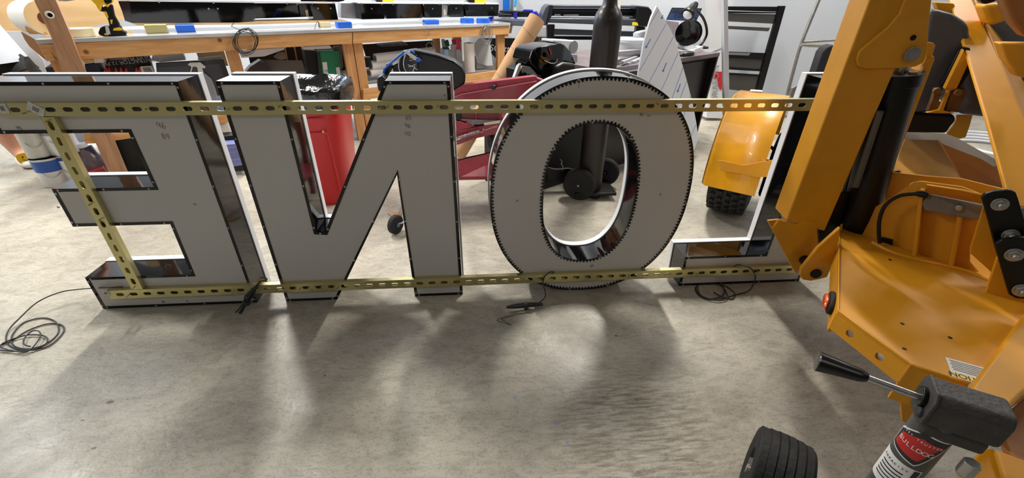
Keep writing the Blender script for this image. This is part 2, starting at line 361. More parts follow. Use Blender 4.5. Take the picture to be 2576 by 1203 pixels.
MB().ring([X3(p, DT-.006) for p in OO], [X3(p, DT-.006) for p in OI], (0, .005, 0)).build('face_panel', mat('acrylic_white', (240, 240, 240), .25), LO)
def teeth(P, sgn, N, depth):
    E = respace(P, N*4); I1 = offset(E, sgn*.0035); I2 = offset(E, sgn*depth); b = MB(); rnd = random.Random(3); rl = []
    for i in range(N):
        k = i*4; n = len(E)
        a, c = E[k], E[(k+4) % n]; a1, c1 = I1[k], I1[(k+4) % n]
        j = rnd.uniform(-.0012, .0012); m1, m2 = I2[(k+1) % n], I2[(k+3) % n]; mc = ((m1[0]+m2[0])/2, (m1[1]+m2[1])/2)
        m1 = (mc[0]+(m1[0]-mc[0])*.55, mc[1]+(m1[1]-mc[1])*.55+j); m2 = (mc[0]+(m2[0]-mc[0])*.55, mc[1]+(m2[1]-mc[1])*.55+j)
        q = [a, c, c1, m2, m1, a1]
        b.prism([X3(p, 0) for p in q], (0, -.0012, 0))
        if i % 12 == 5:
            rl.append(((m1[0]+a[0]+c[0])/3, (m1[1]+a[1]+c[1])/3))
    fl = b.build('toothed_flange', M_GLOSS, LO)
    for q in rl: rivet_at(fl, *q)
teeth(OO, -1, 188, .0145); teeth(OI, 1, 112, .0135)

# ------------------------------------------------------------------ slotted strut
def strut(name, label, p0, ax, L, slots, loc):
    """half-depth slotted channel; p0 = start of its axis on the front face, ax 'x' or 'z'; slots = positions along the axis"""
    W2, D, T = .0206, .0206, .0026; a, hb = .0145, .0071
    def P(u, v, y): return (p0[0]+u, y, p0[1]+v) if ax == 'x' else (p0[0]+v, y, p0[1]+u)
    b = MB(); yf = -D
    cuts = [0]; segs = []
    for s in slots: segs.append((s-.0254, s+.0254, s))
    # plain ends
    lo = segs[0][0]; hi = segs[-1][1]
    def quad(u0, u1, v0, v1):
        for y in (yf, yf+T):
            b.add([P(u0, v0, y), P(u1, v0, y), P(u1, v1, y), P(u0, v1, y)], [(0, 1, 2, 3)])
    if lo > 0: quad(0, lo, -W2, W2)
    if hi < L: quad(hi, L, -W2, W2)
    for u0, u1, s in segs:
        ou = [(u0, -W2), (s-a*.5, -W2), (s+a*.5, -W2), (u1, -W2), (u1, 0), (u1, W2), (s+a*.5, W2), (s-a*.5, W2), (u0, W2), (u0, 0)]
        k = 5; inn = []
        for i in range(k+1): th = pi/2-pi*i/k; inn.append((s+a-hb+hb*cos(th), hb*sin(th)))
        for i in range(k+1): th = -pi/2-pi*i/k; inn.append((s-a+hb+hb*cos(th), hb*sin(th)))
        # bridge: top half and bottom half polygons
        rt = [p for p in inn[:k+1]]; lt = inn[k+1:]
        top = [(u0, 0), (u0, W2), (u1, W2), (u1, 0), (s+a, 0)]+[p for p in reversed(rt) if p[1] > .0001]+[p for p in reversed(lt) if p[1] > .0001]+[(s-a, 0)]
        bot = [(x, -y) for x, y in top]
        for pl in (top, bot):
            for y in (yf, yf+T): b.add([P(u, v, y) for u, v in pl], [tuple(range(len(pl)))])
        n = len(inn); b.add([P(u, v, yf) for u, v in inn]+[P(u, v, yf+T) for u, v in inn], [(i, (i+1) % n, n+(i+1) % n, n+i) for i in range(n)])
    for sg in (-1, 1):
        v = sg*W2; vi = sg*(W2-T); vl = sg*(W2-.009)
        b.add([P(0, v, yf), P(L, v, yf), P(L, v, -.0004), P(0, v, -.0004), P(0, vi, yf), P(L, vi, yf), P(L, vi, -.0004), P(0, vi, -.0004)], [(0, 1, 2, 3), (4, 5, 6, 7), (2, 3, 7, 6), (0, 3, 7, 4), (1, 2, 6, 5)])
        b.add([P(0, v, -.0004), P(L, v, -.0004), P(L, vl, -.0004), P(0, vl, -.0004)], [(0, 1, 2, 3)])
    t = thing(name, label, 'strut', loc); b.build('channel', M_ZINC, t); return t
PT = .0508
x0t, zt, x0b, zb = -.0257, .8023, -.0198, .0816
ST = strut('slotted_strut', 'long yellow zinc slotted strut running across the top of the letters', (x0t-.062, zt), 'x', 2.80, [.062+PT*i for i in range(53)], (1.2, 0, zt))
SB = strut('slotted_strut', 'long yellow zinc slotted strut running across the foot of the letters', (x0b-.042, zb), 'x', 2.88, [.042+PT*i for i in range(56)], (1.2, 0, zb))
xv = aty(133, 296, -.0206).x-.0206
zz = [aty(375/3.008, 180+422/3.008, -.0206).z]
SV = strut('slotted_strut', 'short upright yellow zinc slotted strut crossing the open side of the E', (aty(120, 300, -.0206).x, .1035), 'z', .676, [(aty(993/3.007, 560+447/3.007, -.0206).z-.1035)+PT*i for i in range(13)], (xv, 0, .1))
def sticker(t, c, w, h, rot, y):
    R = Matrix.Rotation(rot, 3, 'Y'); st = MB().box(c, (w, .0006, h), R).build('sticker', mat('sticker_grey', (206, 206, 204), .5, var=.12, vscale=60), t)
    for k in range(5): MB().box(V(c)+R@V((-.0+(k-2)*w*.08, -.0006, 0)), (w*.03, .0004, h*.5), R).build('barcode_bar', M_INK, st)
sticker(ST, aty(90, 275, -.0216), .045, .03, .6, 0); sticker(ST, aty(6, 273, -.0216), .03, .03, 0, 0); sticker(SB, aty(266, 738, -.0216), .026, .022, .3, 0)
def screw(t, px, py, dx=0, dz=-.01, L=.02):
    p = aty(px, py, -.0212); MB().tube([p+V((0, .004, 0)), p+V((dx*.2, -.004, 0)), p+V((dx, -.012, dz))], .0021, 6).build('screw', M_STEEL, t, auto=40)
for px, py in [(62, 285), (369, 274), (575, 275), (701, 269), (975, 269), (1100, 268), (1360, 272), (1653, 262)]: screw(ST, px, py, .004, .002)
for px, py in [(115, 306), (224, 515), (250, 553)]: screw(SV, px, py, .01, .003)
for px, py in [(339, 722), (325, 742), (590, 731), (757, 725), (852, 721), (1041, 717), (1135, 713), (1342, 702), (1583, 693)]: screw(SB, px, py, -.006, -.004)
for px, py in [(1750, 686), (1903, 680)]: screw(SB, px, py, .006, -.012)
# pencil marks on the backs
def strokes(t, segs, px, py, s, name='pencil_mark'):
    o = aty(px, py, -.0006); b = MB()
    for sg in segs:
        pts = [(o.x+x*s, -.0004, o.z+y*s) for x, y in sg]; b.tube(smoothpath(pts, 3), .0005, 4)
    b.build(name, M_INK, t)
G9 = [(.55, .7), (.3, .95), (.05, .75), (.15, .5), (.45, .55), (.5, .75), (.4, .1)]; G6 = [(.45, .95), (.15, .6), (.05, .2), (.3, 0), (.5, .2), (.35, .45), (.1, .3)]
G8 = [(.45, .8), (.25, .95), (.1, .75), (.45, .35), (.4, .05), (.15, .05), (.1, .3), (.45, .7)]; G4a = [(.15, .9), (.05, .5), (.45, .5)]; G4b = [(.45, .95), (.4, 0)]
G5 = [(.5, .95), (.15, .9), (.1, .55), (.4, .55), (.45, .2), (.1, .02)]; G0 = [(.3, .95), (.05, .6), (.1, .1), (.4, .05), (.5, .5), (.35, .9)]
def word(t, gl, px, py, s): strokes(t, [[(x+i*.65, y) for x, y in g] for i, gs in enumerate(gl) for g in gs], px, py, s)
word(LE, [[G9], [G6]], 397, 324, .022); word(LE, [[G8], [G4a, G4b]], 409, 350, .02); word(LE, [[G9], [G5]], 44, 328, .013)
word(LE, [[G0], [G8]], 408, 762, .009); word(LE, [[G6]], 470, 759, .009)
word(LN, [[G6], [G5]], 1021, 302, .016); word(LN, [[G9], [G6]], 1019, 322, .016); word(LN, [[G4a, G4b], [G0]], 1019, 342, .016); word(LN, [[G9]], 1117, 244, .009)
word(LO, [[G5], [G0]], 1608, 292, .011); strokes(LO, [[(0, 0), (.1, .5)], [(.5, 0), (.5, .5), (.8, .5), (.9, 0)]], 1628, 294, .012)
strokes(LO, [[(0, 0), (.3, 1)], [(.4, -.2), (.8, .9)], [(.8, 0), (1.1, .9)], [(0, .4), (1.3, .7)]], 1484, 672, .012)
strokes(LO, [[(0, 0), (1, 0)], [(.5, 0), (.5, 1), (.45, 1.6)]], 1357, 500, .012); strokes(LO, [[(0, 1.6), (.1, .6), (.0, 0)]], 1455, 222, .02)
for t, px, py in [(LE, 489, 515), (LO, 1301, 505), (LO, 1661, 490), (LE, 147, 521)]:
    p = aty(px, py, 0); MB().lathe([(.0045, 0), (.0045, -.0015), (.002, -.0025)], p, (0, 1, 0), 10).build('drain_screw', M_STEEL, t)

# ================================================================== yellow towable lift
M_YELD = M_YEL
M_CHIP = mat('lift_yellow_worn', (210, 144, 20), .5, var=.1, vscale=5, bump=.08, bscale=30)
M_GREY = mat('cast_grey', (66, 64, 64), .6, .2, bump=.35, bscale=120, var=.2, vscale=25)
M_DGREY = mat('dark_grey_cover', (72, 72, 76), .5, bump=.1, bscale=80)
M_DIRTY = mat('dusty_yellow', (186, 136, 62), .6, var=.2, vscale=7)
M_BOLT = mat('galvanised', (170, 168, 164), .4, .9, var=.15, vscale=40)
GD = V((-.62, -.785, 0)); GN = V((.785, -.62, 0)); UP = V((0, 0, 1))
LIFT = thing('boom_lift', 'yellow towable boom lift with folded outriggers, filling the right side', 'lift', (2.9, -.3, 0))
def P2(n, *a, **k): return slab(*a[:3], n, *a[3:], **k)
# --- outrigger beam (stowed upright)
m0 = aty(1959, 555, -.3); m1 = aty(2162, 0, -.3)
aA = -12.0
dA = V((cos(radians(aA)), sin(radians(aA)), 0)); dB = V((-dA.y, dA.x, 0))
wA, wB = .134, .10
xa = aty(2029, 419, -.3)
mx_, my_ = xa.x, -.3
def mz(px, py, o=0): return onp(px, py, *vpl((mx_, my_), aA, o))
VM = lambda o=0: vpl((mx_, my_), aA, o)
ob = thing  # alias
zt_, zb_ = 1.5, .36
M0 = V((mx_, my_, 0))
def mcol(z, u, v): return M0+dA*u+dB*v+UP*z
b = MB()
# box section, four walls, lower end cut to a wedge
zb1 = mz(1959, 555).z
outer = [mcol(0, 0, 0), mcol(0, wA, 0), mcol(0, wA, wB), mcol(0, 0, wB)]
q = [V((p.x, p.y, 0)) for p in outer]
zl = [zb1, zb1-.03, zb1-.03, zb1]
b.add([q[i]+UP*zl[i] for i in range(4)]+[q[i]+UP*zt_ for i in range(4)], [(0, 1, 2, 3), (7, 6, 5, 4)]+[(i, (i+1) % 4, (i+1) % 4+4, i+4) for i in range(4)])
OUTR = b.build('outrigger_beam', M_CHIP, LIFT, .006)
slab([(1931, 556), (1945, 575), (1960, 553), (2003, 566), (2028, 556), (2050, 562), (2055, 572), (2060, 622), (2020, 668), (2003, 690), (1985, 660)], VM(-.004), .012, 'foot_bracket', M_CHIP, LIFT, .003)
slab([(1960, 553), (2003, 566), (2003, 690), (1985, 660), (1931, 556)], VM(wB), .012, 'foot_bracket', M_CHIP, LIFT, .003)
slab([(2156, 150), (2163, 128), (2190, 105), (2235, 68), (2262, 35), (2278, -5), (2300, -60), (2352, -60), (2345, 0), (2337, 70), (2335, 130), (2325, 158), (2305, 168), (2270, 171), (2180, 174), (2160, 167)], VM(-.009), .012, 'gusset_plate', M_CHIP, LIFT, .004)
slab([(2175, 174), (2221, 174), (2345, 0), (2352, -60), (2240, -60)], VM(.0), .012, 'gusset_backing', M_CHIP, LIFT, .003)
pn = mz(2297, 137, -.02); MB().lathe([(.019, 0), (.019, .006), (.016, .010), (.016, .05)], pn, dB, 24).build('pivot_pin', M_BOLT, LIFT, .001)
pn = mz(2298, 95, -.011); MB().lathe([(.007, 0), (.007, .02)], pn, dB, 14).build('grease_hole', M_BLACK, LIFT)
# black cylinder and its rod, outer plate
c0, c1 = mz(2150, 585, .06), mz(2262, 185, .06)
MB().tube([c0, c0+(c1-c0)*.985], .052, 20).build('hydraulic_cylinder', M_BLACK, LIFT, auto=40)
MB().lathe([(.058, 0), (.058, .035)], c0+(c1-c0)*.94, (c1-c0), 20).build('cylinder_gland', M_BLACK, LIFT, .002)
MB().tube([c0+(c1-c0)*.93, c1+(c1-c0)*.1], .02, 16).build('piston_rod', M_STEEL, LIFT, auto=40)
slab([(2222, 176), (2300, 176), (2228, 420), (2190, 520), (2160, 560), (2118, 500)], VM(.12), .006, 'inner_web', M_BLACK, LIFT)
e0, e1 = mz(2186, 500, .05), mz(2298, 180, .03)
MB().tube([e0, e1], .011, 10).build('rod_guard', mat('dull_yellow', (150, 116, 50), .5), LIFT, auto=40)
MB().tube([mz(2152, 470, .0), mz(2214, 280, .0)], .009, 10).build('hose_sleeve', mat('worn_sleeve', (84, 78, 68), .6), LIFT, auto=40)
slab([(2343, 140), (2351, 141), (2352, 150), (2250, 420), (2222, 500), (2205, 515), (2192, 515), (2190, 508), (2235, 400), (2300, 215)], VM(.04), .05, 'outer_web', M_CHIP, LIFT, .003)
slab([(2335, 106), (2349, 108), (2354, 114), (2344, 146), (2322, 168), (2330, 150)], VM(.045), .012, 'outer_web_lip', M_YEL, LIFT, .002)
# --- chassis deck
ZP = .45; PZ = ((0, 0, ZP), (0, 0, 1))
deck = [(2112, 581), (2109, 782), (2290, 917), (2387, 949), (2441, 963), (2500, 905), (2576, 866), (2476, 780), (2500, 700), (2395, 660), (2290, 640), (2200, 612)]
dk = [atz(x, y, ZP) for x, y in deck]
dk2 = dk[:6]+[atz(2640, 900, ZP), atz(2640, 780, ZP), atz(2560, 660, ZP)]+[atz(2420, 560, ZP), atz(2240, 520, ZP)]
MB().prism(dk2, (0, 0, -.008)).build('deck_plate', M_CHIP, LIFT, .0)
def skirt(a, c, h, name='deck_flange', holes=(), **k):
    """vertical flange hanging from the deck edge, with real round holes"""
    e = (c-a); L = e.length; e = e/L; n = V((-e.y, e.x, 0))
    if n.dot(CAM-a) > 0: n = -n
    b = MB(); hs = sorted(holes); u = 0; r = .0105
    cuts = [0]+[x for hh in hs for x in (hh-.02, hh+.02)]+[L]
    def P(x, z, t): return a+e*x-UP*(z+.0085)+n*(t-.0015)
    for i in range(0, len(cuts)-1, 2): b.prism([P(cuts[i], 0, 0), P(cuts[i+1], 0, 0), P(cuts[i+1], h, 0), P(cuts[i], h, 0)], n*.008)
    for hh in hs:
        sq = []; ci = []
        for k_ in range(24):
            t = 2*pi*k_/24; cx, cz = cos(t), sin(t); m = max(abs(cx), abs(cz)); sq.append(P(hh+.02*cx/m, h/2+h/2*cz/m, 0)); ci.append(P(hh+r*cx, h/2+r*cz, 0))
        b.ring(sq, ci, n*.008)
    return b.build(name, M_CHIP, LIFT, **k)
skirt(dk[0], dk[1], .062); 
L2 = (dk[2]-dk[1]).length
skirt(dk[1], dk[2], .05, holes=(L2*.27, L2*.70))
fa, fb = dk[2], dk[4]
skirt(fa, dk[3], .10); skirt(dk[3], dk[4], .04)
MB().tube([dk[0]+V((0, 0, .001)), dk[1], dk[2], dk[3]], .003, 6).build('edge_bead', M_YEL, LIFT, auto=60)
slab([(2262, 959), (2290, 917), (2400, 952), (2350, 1040), (2312, 1060), (2283, 1068), (2268, 1060)], vpl(atz(2262, 959, .4), -30), .01, 'tongue_side_plate', M_CHIP, LIFT, .003)
# marker light on the left flange
ml = onp(2086, 757, dk[1], GN); e_ = (dk[1]-dk[0]).normalized(); nm = V((e_.y, -e_.x, 0)); 
if nm.dot(V((CAM.x, CAM.y, 0))-V((ml.x, ml.y, 0))) < 0: nm = -nm
mlc = dk[1]+(dk[0]-dk[1])*.17-UP*.034
def oval(c, u, v, ru, rv, n=24): return [c+u*ru*cos(2*pi*k/n)+v*rv*sin(2*pi*k/n) for k in range(n)]
MB().prism(oval(mlc+nm*.001, e_, UP, .048, .025), nm*.012).build('marker_light_bezel', M_RUBBER, LIFT, .004)
MB().prism(oval(mlc+nm*.012, e_, UP, .036, .016), nm*.012).build('marker_light_lens', mat('amber_lens', (214, 92, 34), .2, coat=.5), LIFT, .006)
# pivot lug left of the deck
lug = vpl(atz(2050, 690, .34), aA)
slab([(2115, 572), (2057, 624), (2015, 677), (2012, 694), (2020, 705), (2040, 708), (2064, 703), (2082, 698), (2098, 660), (2112, 600)], lug, .014, 'pivot_lug', M_CHIP, LIFT, .004)
lp = onp(2052, 688, *lug); MB().tube([lp-lug[1]*.006, lp+lug[1]*.16], .017, 20).build('pivot_pin', M_BLACK, LIFT, .002)
# dark foot of the outrigger behind
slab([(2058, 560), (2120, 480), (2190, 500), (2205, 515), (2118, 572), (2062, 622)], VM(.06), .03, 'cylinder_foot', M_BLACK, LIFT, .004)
# --- upright bracket with control box
pb0 = atz(2112, 581, ZP); pb1 = atz(2490, 705, ZP)
def vp2(a, c, off=0):
    e = (c-a); return vpl(a, math.degrees(atan2(e.y, e.x)), off)
PB = vp2(pb0, pb1, .03)
slab([(2110, 583), (2112, 566), (2207, 518), (2298, 459), (2315, 456), (2420, 470), (2475, 492), (2470, 530), (2440, 624), (2440, 660), (2485, 712), (2400, 668), (2290, 646), (2200, 622)], PB, .008, 'upright_plate', M_CHIP, LIFT, .002)
# curved weld collar and gusset ribs
cw = [atz(x, y, ZP+.002) for x, y in [(2195, 610), (2240, 633), (2300, 652), (2370, 667), (2440, 685), (2495, 708)]]
MB().tube(smoothpath(cw, 6), .006, 8).build('weld_bead', M_YEL, LIFT, auto=60)
for (xa_, ya_, xb_, yb_, w_) in [(2318, 470, 2298, 644, .012), (2418, 500, 2388, 668, .012)]:
    a_, b_ = onp(xa_, ya_, *PB), onp(xb_, yb_, *PB)
    MB().prism([a_, b_, b_-PB[1]*.035, a_-PB[1]*.035], V((PB[1].y, -PB[1].x, 0))*w_).build('stiffener_rib', M_CHIP, LIFT, .003)
slab([(2243, 433), (2330, 443), (2420, 450), (2532, 478), (2510, 494), (2440, 486), (2298, 458), (2215, 512), (2215, 500)], vpl(PB[0]+PB[1]*.06, math.degrees(atan2((pb1-pb0).y, (pb1-pb0).x))), .008, 'rear_upright_plate', M_CHIP, LIFT, .002)
CB = vp2(pb0, pb1, -.012)
cbx = [(2319, 513), (2334, 488), (2472, 516), (2466, 556), (2325, 530)]
slab(cbx, CB, .05, 'sensor_box', mat('box_grey', (112, 106, 100), .6, var=.1, vscale=20), LIFT, .004)
slab([(2330, 466), (2334, 487), (2472, 514), (2478, 494), (2420, 480)], (onp(2334, 487, *CB), (PB[1]*.42+UP*.9)), .004, 'sensor_box_lid', M_CHIP, LIFT, .001)
slab([(2374, 487), (2400, 490), (2455, 503), (2462, 509), (2382, 494)], (onp(2334, 487, *CB)+UP*.004, (PB[1]*.42+UP*.9)), .001, 'lid_sticker', mat('sticker_grey', (206, 206, 204)), LIFT)
for x, y in [(2354, 474), (2370, 491), (2451, 492)]:
    p = onp(x, y, onp(2334, 487, *CB)+UP*.003, (PB[1]*.42+UP*.9)); MB().box(p, (.006, .006, .004)).build('lid_screw', M_BLACK, LIFT)
p = onp(2412, 523, *CB); MB().lathe([(.010, -.0), (.010, -.004), (.006, -.009)], p, PB[1], 14).build('box_screw', M_BOLT, LIFT, .001)
cp = [onp(2328, 489, *CB), onp(2300, 488, *CB), onp(2260, 494, *CB), onp(2228, 516, *CB), onp(2213, 550, *CB), onp(2211, 590, *CB), onp(2214, 612, *CB)]
MB().tube(smoothpath(cp, 8), .0055, 10).build('control_cable', M_RUBBER, LIFT, auto=60)
MB().tube([onp(2333, 491, *CB), onp(2318, 488, *CB), onp(2304, 487, *CB)], [.010, .0095, .007], 12).build('cable_gland', M_BLACK, LIFT, auto=60)
slab([(2208, 612), (2218, 598), (2244, 604), (2245, 620), (2230, 618)], vp2(pb0, pb1, .02), .01, 'cable_slot', M_BLACK, LIFT)
for x, y in [(2239, 654), (2270, 815), (2390, 850), (2275, 878)]:
    p = atz(x, y, ZP); MB().lathe([(.0045, -.004), (.0045, .0006)], p, UP, 12).build('drain_hole', M_BLACK, LIFT)
MB().prism(oval(atz(2150, 577, ZP+.012), GN, GD, .022, .006), (0, 0, .001)).build('lug_slot', M_BLACK, LIFT)
# --- deck behind: raised sloping plates and grey cover
slab([(2245, 432), (2262, 385), (2276, 350), (2362, 352), (2420, 450), (2330, 443)], ((2.95, .12, .55), (0, -.35, 1)), .01, 'sloping_plate', M_DIRTY, LIFT, .002)
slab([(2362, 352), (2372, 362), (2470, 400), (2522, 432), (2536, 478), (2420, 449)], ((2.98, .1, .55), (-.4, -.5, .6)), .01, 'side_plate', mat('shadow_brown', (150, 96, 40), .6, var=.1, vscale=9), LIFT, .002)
slab([(2276, 330), (2385, 336), (2418, 352), (2518, 408), (2524, 432), (2470, 404), (2372, 364), (2276, 352)], ((3.2, .32, .5), (-.2, -.5, 1)), .012, 'rubber_edge', mat('dusty_rubber', (104, 94, 84), .8), LIFT, .002)
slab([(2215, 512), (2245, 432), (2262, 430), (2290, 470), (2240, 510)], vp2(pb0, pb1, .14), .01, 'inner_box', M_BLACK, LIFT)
CV = vpl((3.15, .18), -32)
slab([(2335, 22), (2362, 24), (2400, 34), (2440, 60), (2445, 120), (2410, 170), (2368, 240), (2345, 283), (2290, 288), (2250, 300), (2310, 160)], CV, .4, 'counterweight', M_DGREY, LIFT, .05, seg=4)
slab([(2416, 190), (2445, 120), (2500, 130), (2500, 300), (2405, 288), (2425, 240)], CV, .3, 'counterweight', M_DGREY, LIFT, .03, seg=4)
slab([(2440, 35), (2500, 20), (2576, 60), (2640, 140), (2640, 210), (2500, 150), (2440, 110)], vpl((3.3, .3), -32), .3, 'motor_cover', mat('blue_grey_cover', (92, 98, 108), .5), LIFT, .05, seg=4)
CY = vpl((3.08, .12), -32)
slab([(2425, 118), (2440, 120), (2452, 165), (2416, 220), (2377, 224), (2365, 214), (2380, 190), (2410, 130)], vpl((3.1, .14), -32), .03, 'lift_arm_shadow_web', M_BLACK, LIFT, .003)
slab([(2425, 124), (2436, 162), (2407, 224), (2376, 224)], CY, .03, 'tie_bar', M_CHIP, LIFT, .003)
slab([(2376, 224), (2408, 224), (2392, 228), (2374, 278), (2402, 286), (2330, 284), (2362, 276), (2384, 228)], CY, .02, 'tie_bar', M_CHIP, LIFT, .002)
for c in [[(2352, 222), (2368, 224), (2368, 240), (2362, 256), (2376, 262), (2372, 278), (2332, 282), (2345, 250)], [(2395, 226), (2428, 222), (2434, 236), (2420, 262), (2412, 284), (2378, 280), (2384, 258)]]:
    slab(c, vpl((3.09, .13), -32), .03, 'hinge_lug', mat('greasy_brown', (110, 74, 32), .6, var=.35, vscale=14), LIFT, .004)
for x, y in [(2359, 230), (2412, 234)]:
    MB().lathe([(.012, 0), (.012, .02)], onp(x, y, CY[0]-CY[1]*.012, CY[1]), CY[1], 14).build('hinge_bolt', mat('greasy_brown', (110, 74, 32)), LIFT, .002)
slab([(2258, 285), (2290, 283), (2402, 290), (2406, 304), (2392, 320), (2382, 336), (2276, 334), (2240, 320)], vpl((3.12, .2), -32), .2, 'battery_box', M_BLACK, LIFT, .01)
slab([(2408, 290), (2448, 290), (2440, 318), (2430, 346), (2414, 350), (2382, 338), (2398, 318), (2406, 304)], vpl((3.4, .3), -32), .02, 'rear_bracket', M_YEL, LIFT, .004)
slab([(2352, 5), (2400, 8), (2412, 40), (2380, 30), (2358, 24)], vpl((3.3, .3), -32), .05, 'top_bracket', M_YEL, LIFT, .004)
slab([(2470, 12), (2520, 6), (2541, 50), (2505, 62), (2490, 66)], vpl((3.2, .2), -32), .1, 'winch_housing', M_YEL, LIFT, .03, seg=3)
slab([(2458, -10), (2520, -10), (2508, 4), (2478, 12)], vpl((3.1, .1), -32), .05, 'hose_bundle', M_BLACK, LIFT, .01)
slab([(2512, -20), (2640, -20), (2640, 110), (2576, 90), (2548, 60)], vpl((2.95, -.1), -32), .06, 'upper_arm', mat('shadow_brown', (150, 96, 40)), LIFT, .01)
slab([(2515, 108), (2640, 110), (2640, 210), (2560, 192), (2530, 150)], vpl((2.95, -.1), -32), .06, 'cross_member', M_CHIP, LIFT, .006)
slab([(2553, 192), (2640, 196), (2640, 240), (2576, 236)], vpl((3.3, .1), -32), .1, 'counterweight', M_DGREY, LIFT, .01)
# --- right-hand diagonal tower beam: front face bright, side face behind
def tri_plane(a, b_, c): return (a, (b_-a).cross(c-a).normalized())
A1, A2, A3 = atd(2393, 0, 1.75), atd(2484, 300, 1.42), atd(2446, 0, 1.75)
PR = tri_plane(A1, A2, A3)
slab([(2374, -60), (2430, -60), (2446, 0), (2520, 160), (2567, 274), (2640, 440), (2650, 480), (2600, 520), (2545, 520), (2484, 300), (2393, 0)], PR, .012, 'tower_beam_face', M_YEL, LIFT, .004)
dn = PR[1] if PR[1].dot(ray(2446, 0)) > 0 else -PR[1]
s0, s1, s2 = onp(2430, -60, *PR), onp(2567, 274, *PR), onp(2650, 480, *PR)
sd = (onp(2480, 0, CAM+(onp(2446, 0, *PR)-CAM)*1.07, PR[1])-onp(2446, 0, *PR))
MB().prism([s0, s1, s2, s2+sd, s1+sd, s0+sd], dn*.012).build('tower_beam_side', M_CHIP, LIFT, .004)
# --- side plates below the beam
SP = vpl(atz(2600, 700, .62), 60)
VR = vpl(onp(2490, 700, *PB)-V((.0, .03, 0)), -35)
slab([(2473, 527), (2490, 500), (2560, 520), (2576, 640), (2520, 690), (2504, 700), (2490, 682), (2440, 637), (2441, 624)], vpl((VR[0]-VR[1]*.03), -35), .01, 'side_web', M_CHIP, LIFT, .003)
slab([(2508, 649), (2540, 640), (2640, 700), (2640, 760), (2560, 790), (2494, 799), (2469, 768), (2473, 754)], vpl((VR[0]-VR[1]*.09), -35), .01, 'side_web', M_CHIP, LIFT, .003)
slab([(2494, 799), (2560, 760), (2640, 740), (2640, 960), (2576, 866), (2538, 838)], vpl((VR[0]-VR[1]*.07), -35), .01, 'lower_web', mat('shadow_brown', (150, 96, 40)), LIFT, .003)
BP1 = vpl((VR[0]-VR[1]*.16), -35); BP2 = vpl((VR[0]-VR[1]*.19), -35)
slab([(2470, 498), (2478, 488), (2500, 482), (2540, 478), (2556, 484), (2562, 500), (2580, 560), (2600, 640), (2560, 680), (2508, 640), (2486, 556)], BP1, .012, 'link_plate', M_BLACK, LIFT, .003)
slab([(2503, 616), (2520, 604), (2560, 598), (2620, 600), (2650, 740), (2600, 756), (2555, 752), (2538, 742), (2520, 680)], BP2, .012, 'link_plate', M_BLACK, LIFT, .003)
def hexbolt(px, py, pl, r=.013):
    c = onp(px, py, *pl); n = V(pl[1])
    bo = MB(); bo.lathe([(r*1.25, 0), (r*1.25, -.003)], c, n, 20); bo.lathe([(r, -.003), (r, -.011)], c, n, 6); bo.lathe([(r*.55, -.011), (r*.55, -.018), (r*.4, -.02)], c, n, 14)
    bo.build('hex_bolt', M_BOLT, LIFT, .0008)
hexbolt(2515, 514, BP1); hexbolt(2542, 592, BP1); hexbolt(2551, 641, BP2, .014); hexbolt(2570, 730, BP2, .014)
# --- drawbar beam and jack
t0, t1 = atz(2475, 1005, .47), atz(2690, 850, .62)
tl = [(2440, 972), (2510, 880), (2538, 838), (2576, 790), (2700, 640), (2760, 860), (2576, 991), (2525, 1044)]
slab([(2440, 972), (2510, 880), (2538, 838), (2576, 790), (2640, 720), (2700, 900), (2576, 991), (2525, 1044)], ((0, 0, .475), (0, 0, 1)), .05, 'drawbar', M_YEL, LIFT, .008)
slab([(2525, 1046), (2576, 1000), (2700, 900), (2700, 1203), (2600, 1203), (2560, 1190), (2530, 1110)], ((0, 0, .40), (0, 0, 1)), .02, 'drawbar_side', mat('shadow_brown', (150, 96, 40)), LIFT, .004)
slab([(2470, 1130), (2499, 1125), (2515, 1160), (2530, 1203), (2540, 1260), (2400, 1260), (2410, 1203)], ((0, 0, .36), (0, 0, 1)), .012, 'coupler_plate', M_YEL, LIFT, .004)
slab([(2505, 1130), (2640, 1180), (2640, 1260), (2545, 1260)], ((0, 0, .41), (0, 0, 1)), .012, 'coupler_plate', M_CHIP, LIFT, .004)
# decal on the deck
dc = [atz(x, y, ZP+.0006) for x, y in [(2378, 899), (2472, 925), (2441, 963), (2396, 948)]]
du = (dc[1]-dc[0]); dv = (dc[3]-dc[0])
lab = [dc[0], dc[0]+du*1.2, dc[0]+du*1.2+dv, dc[0]+dv]
MB().prism(lab, (0, 0, .0006)).build('warning_decal', mat('decal_white', (222, 220, 214), .4), LIFT)
MB().prism([dc[0]+dv*.74+du*.03, dc[0]+dv*.74+du*1.17, dc[0]+dv*.97+du*1.17, dc[0]+dv*.97+du*.03], (0, 0, .0010)).build('decal_band', mat('decal_yellow', (236, 204, 60), .4), LIFT)
for k in range(6): MB().prism([dc[0]+dv*(.1+.095*k)+du*(.08+.02*(k % 2)), dc[0]+dv*(.1+.095*k)+du*(1.1-.07*(k % 3)), dc[0]+dv*(.125+.095*k)+du*(1.1-.07*(k % 3)), dc[0]+dv*(.125+.095*k)+du*(.08+.02*(k % 2))], (0, 0, .0010)).build('decal_line', M_INK, LIFT)
text('CAUTION', dv.length*.30, dc[0]+dv*.85+du*.62+UP*.0012, -du, dv, M_INK, LIFT, 'decal_lettering', .0002)
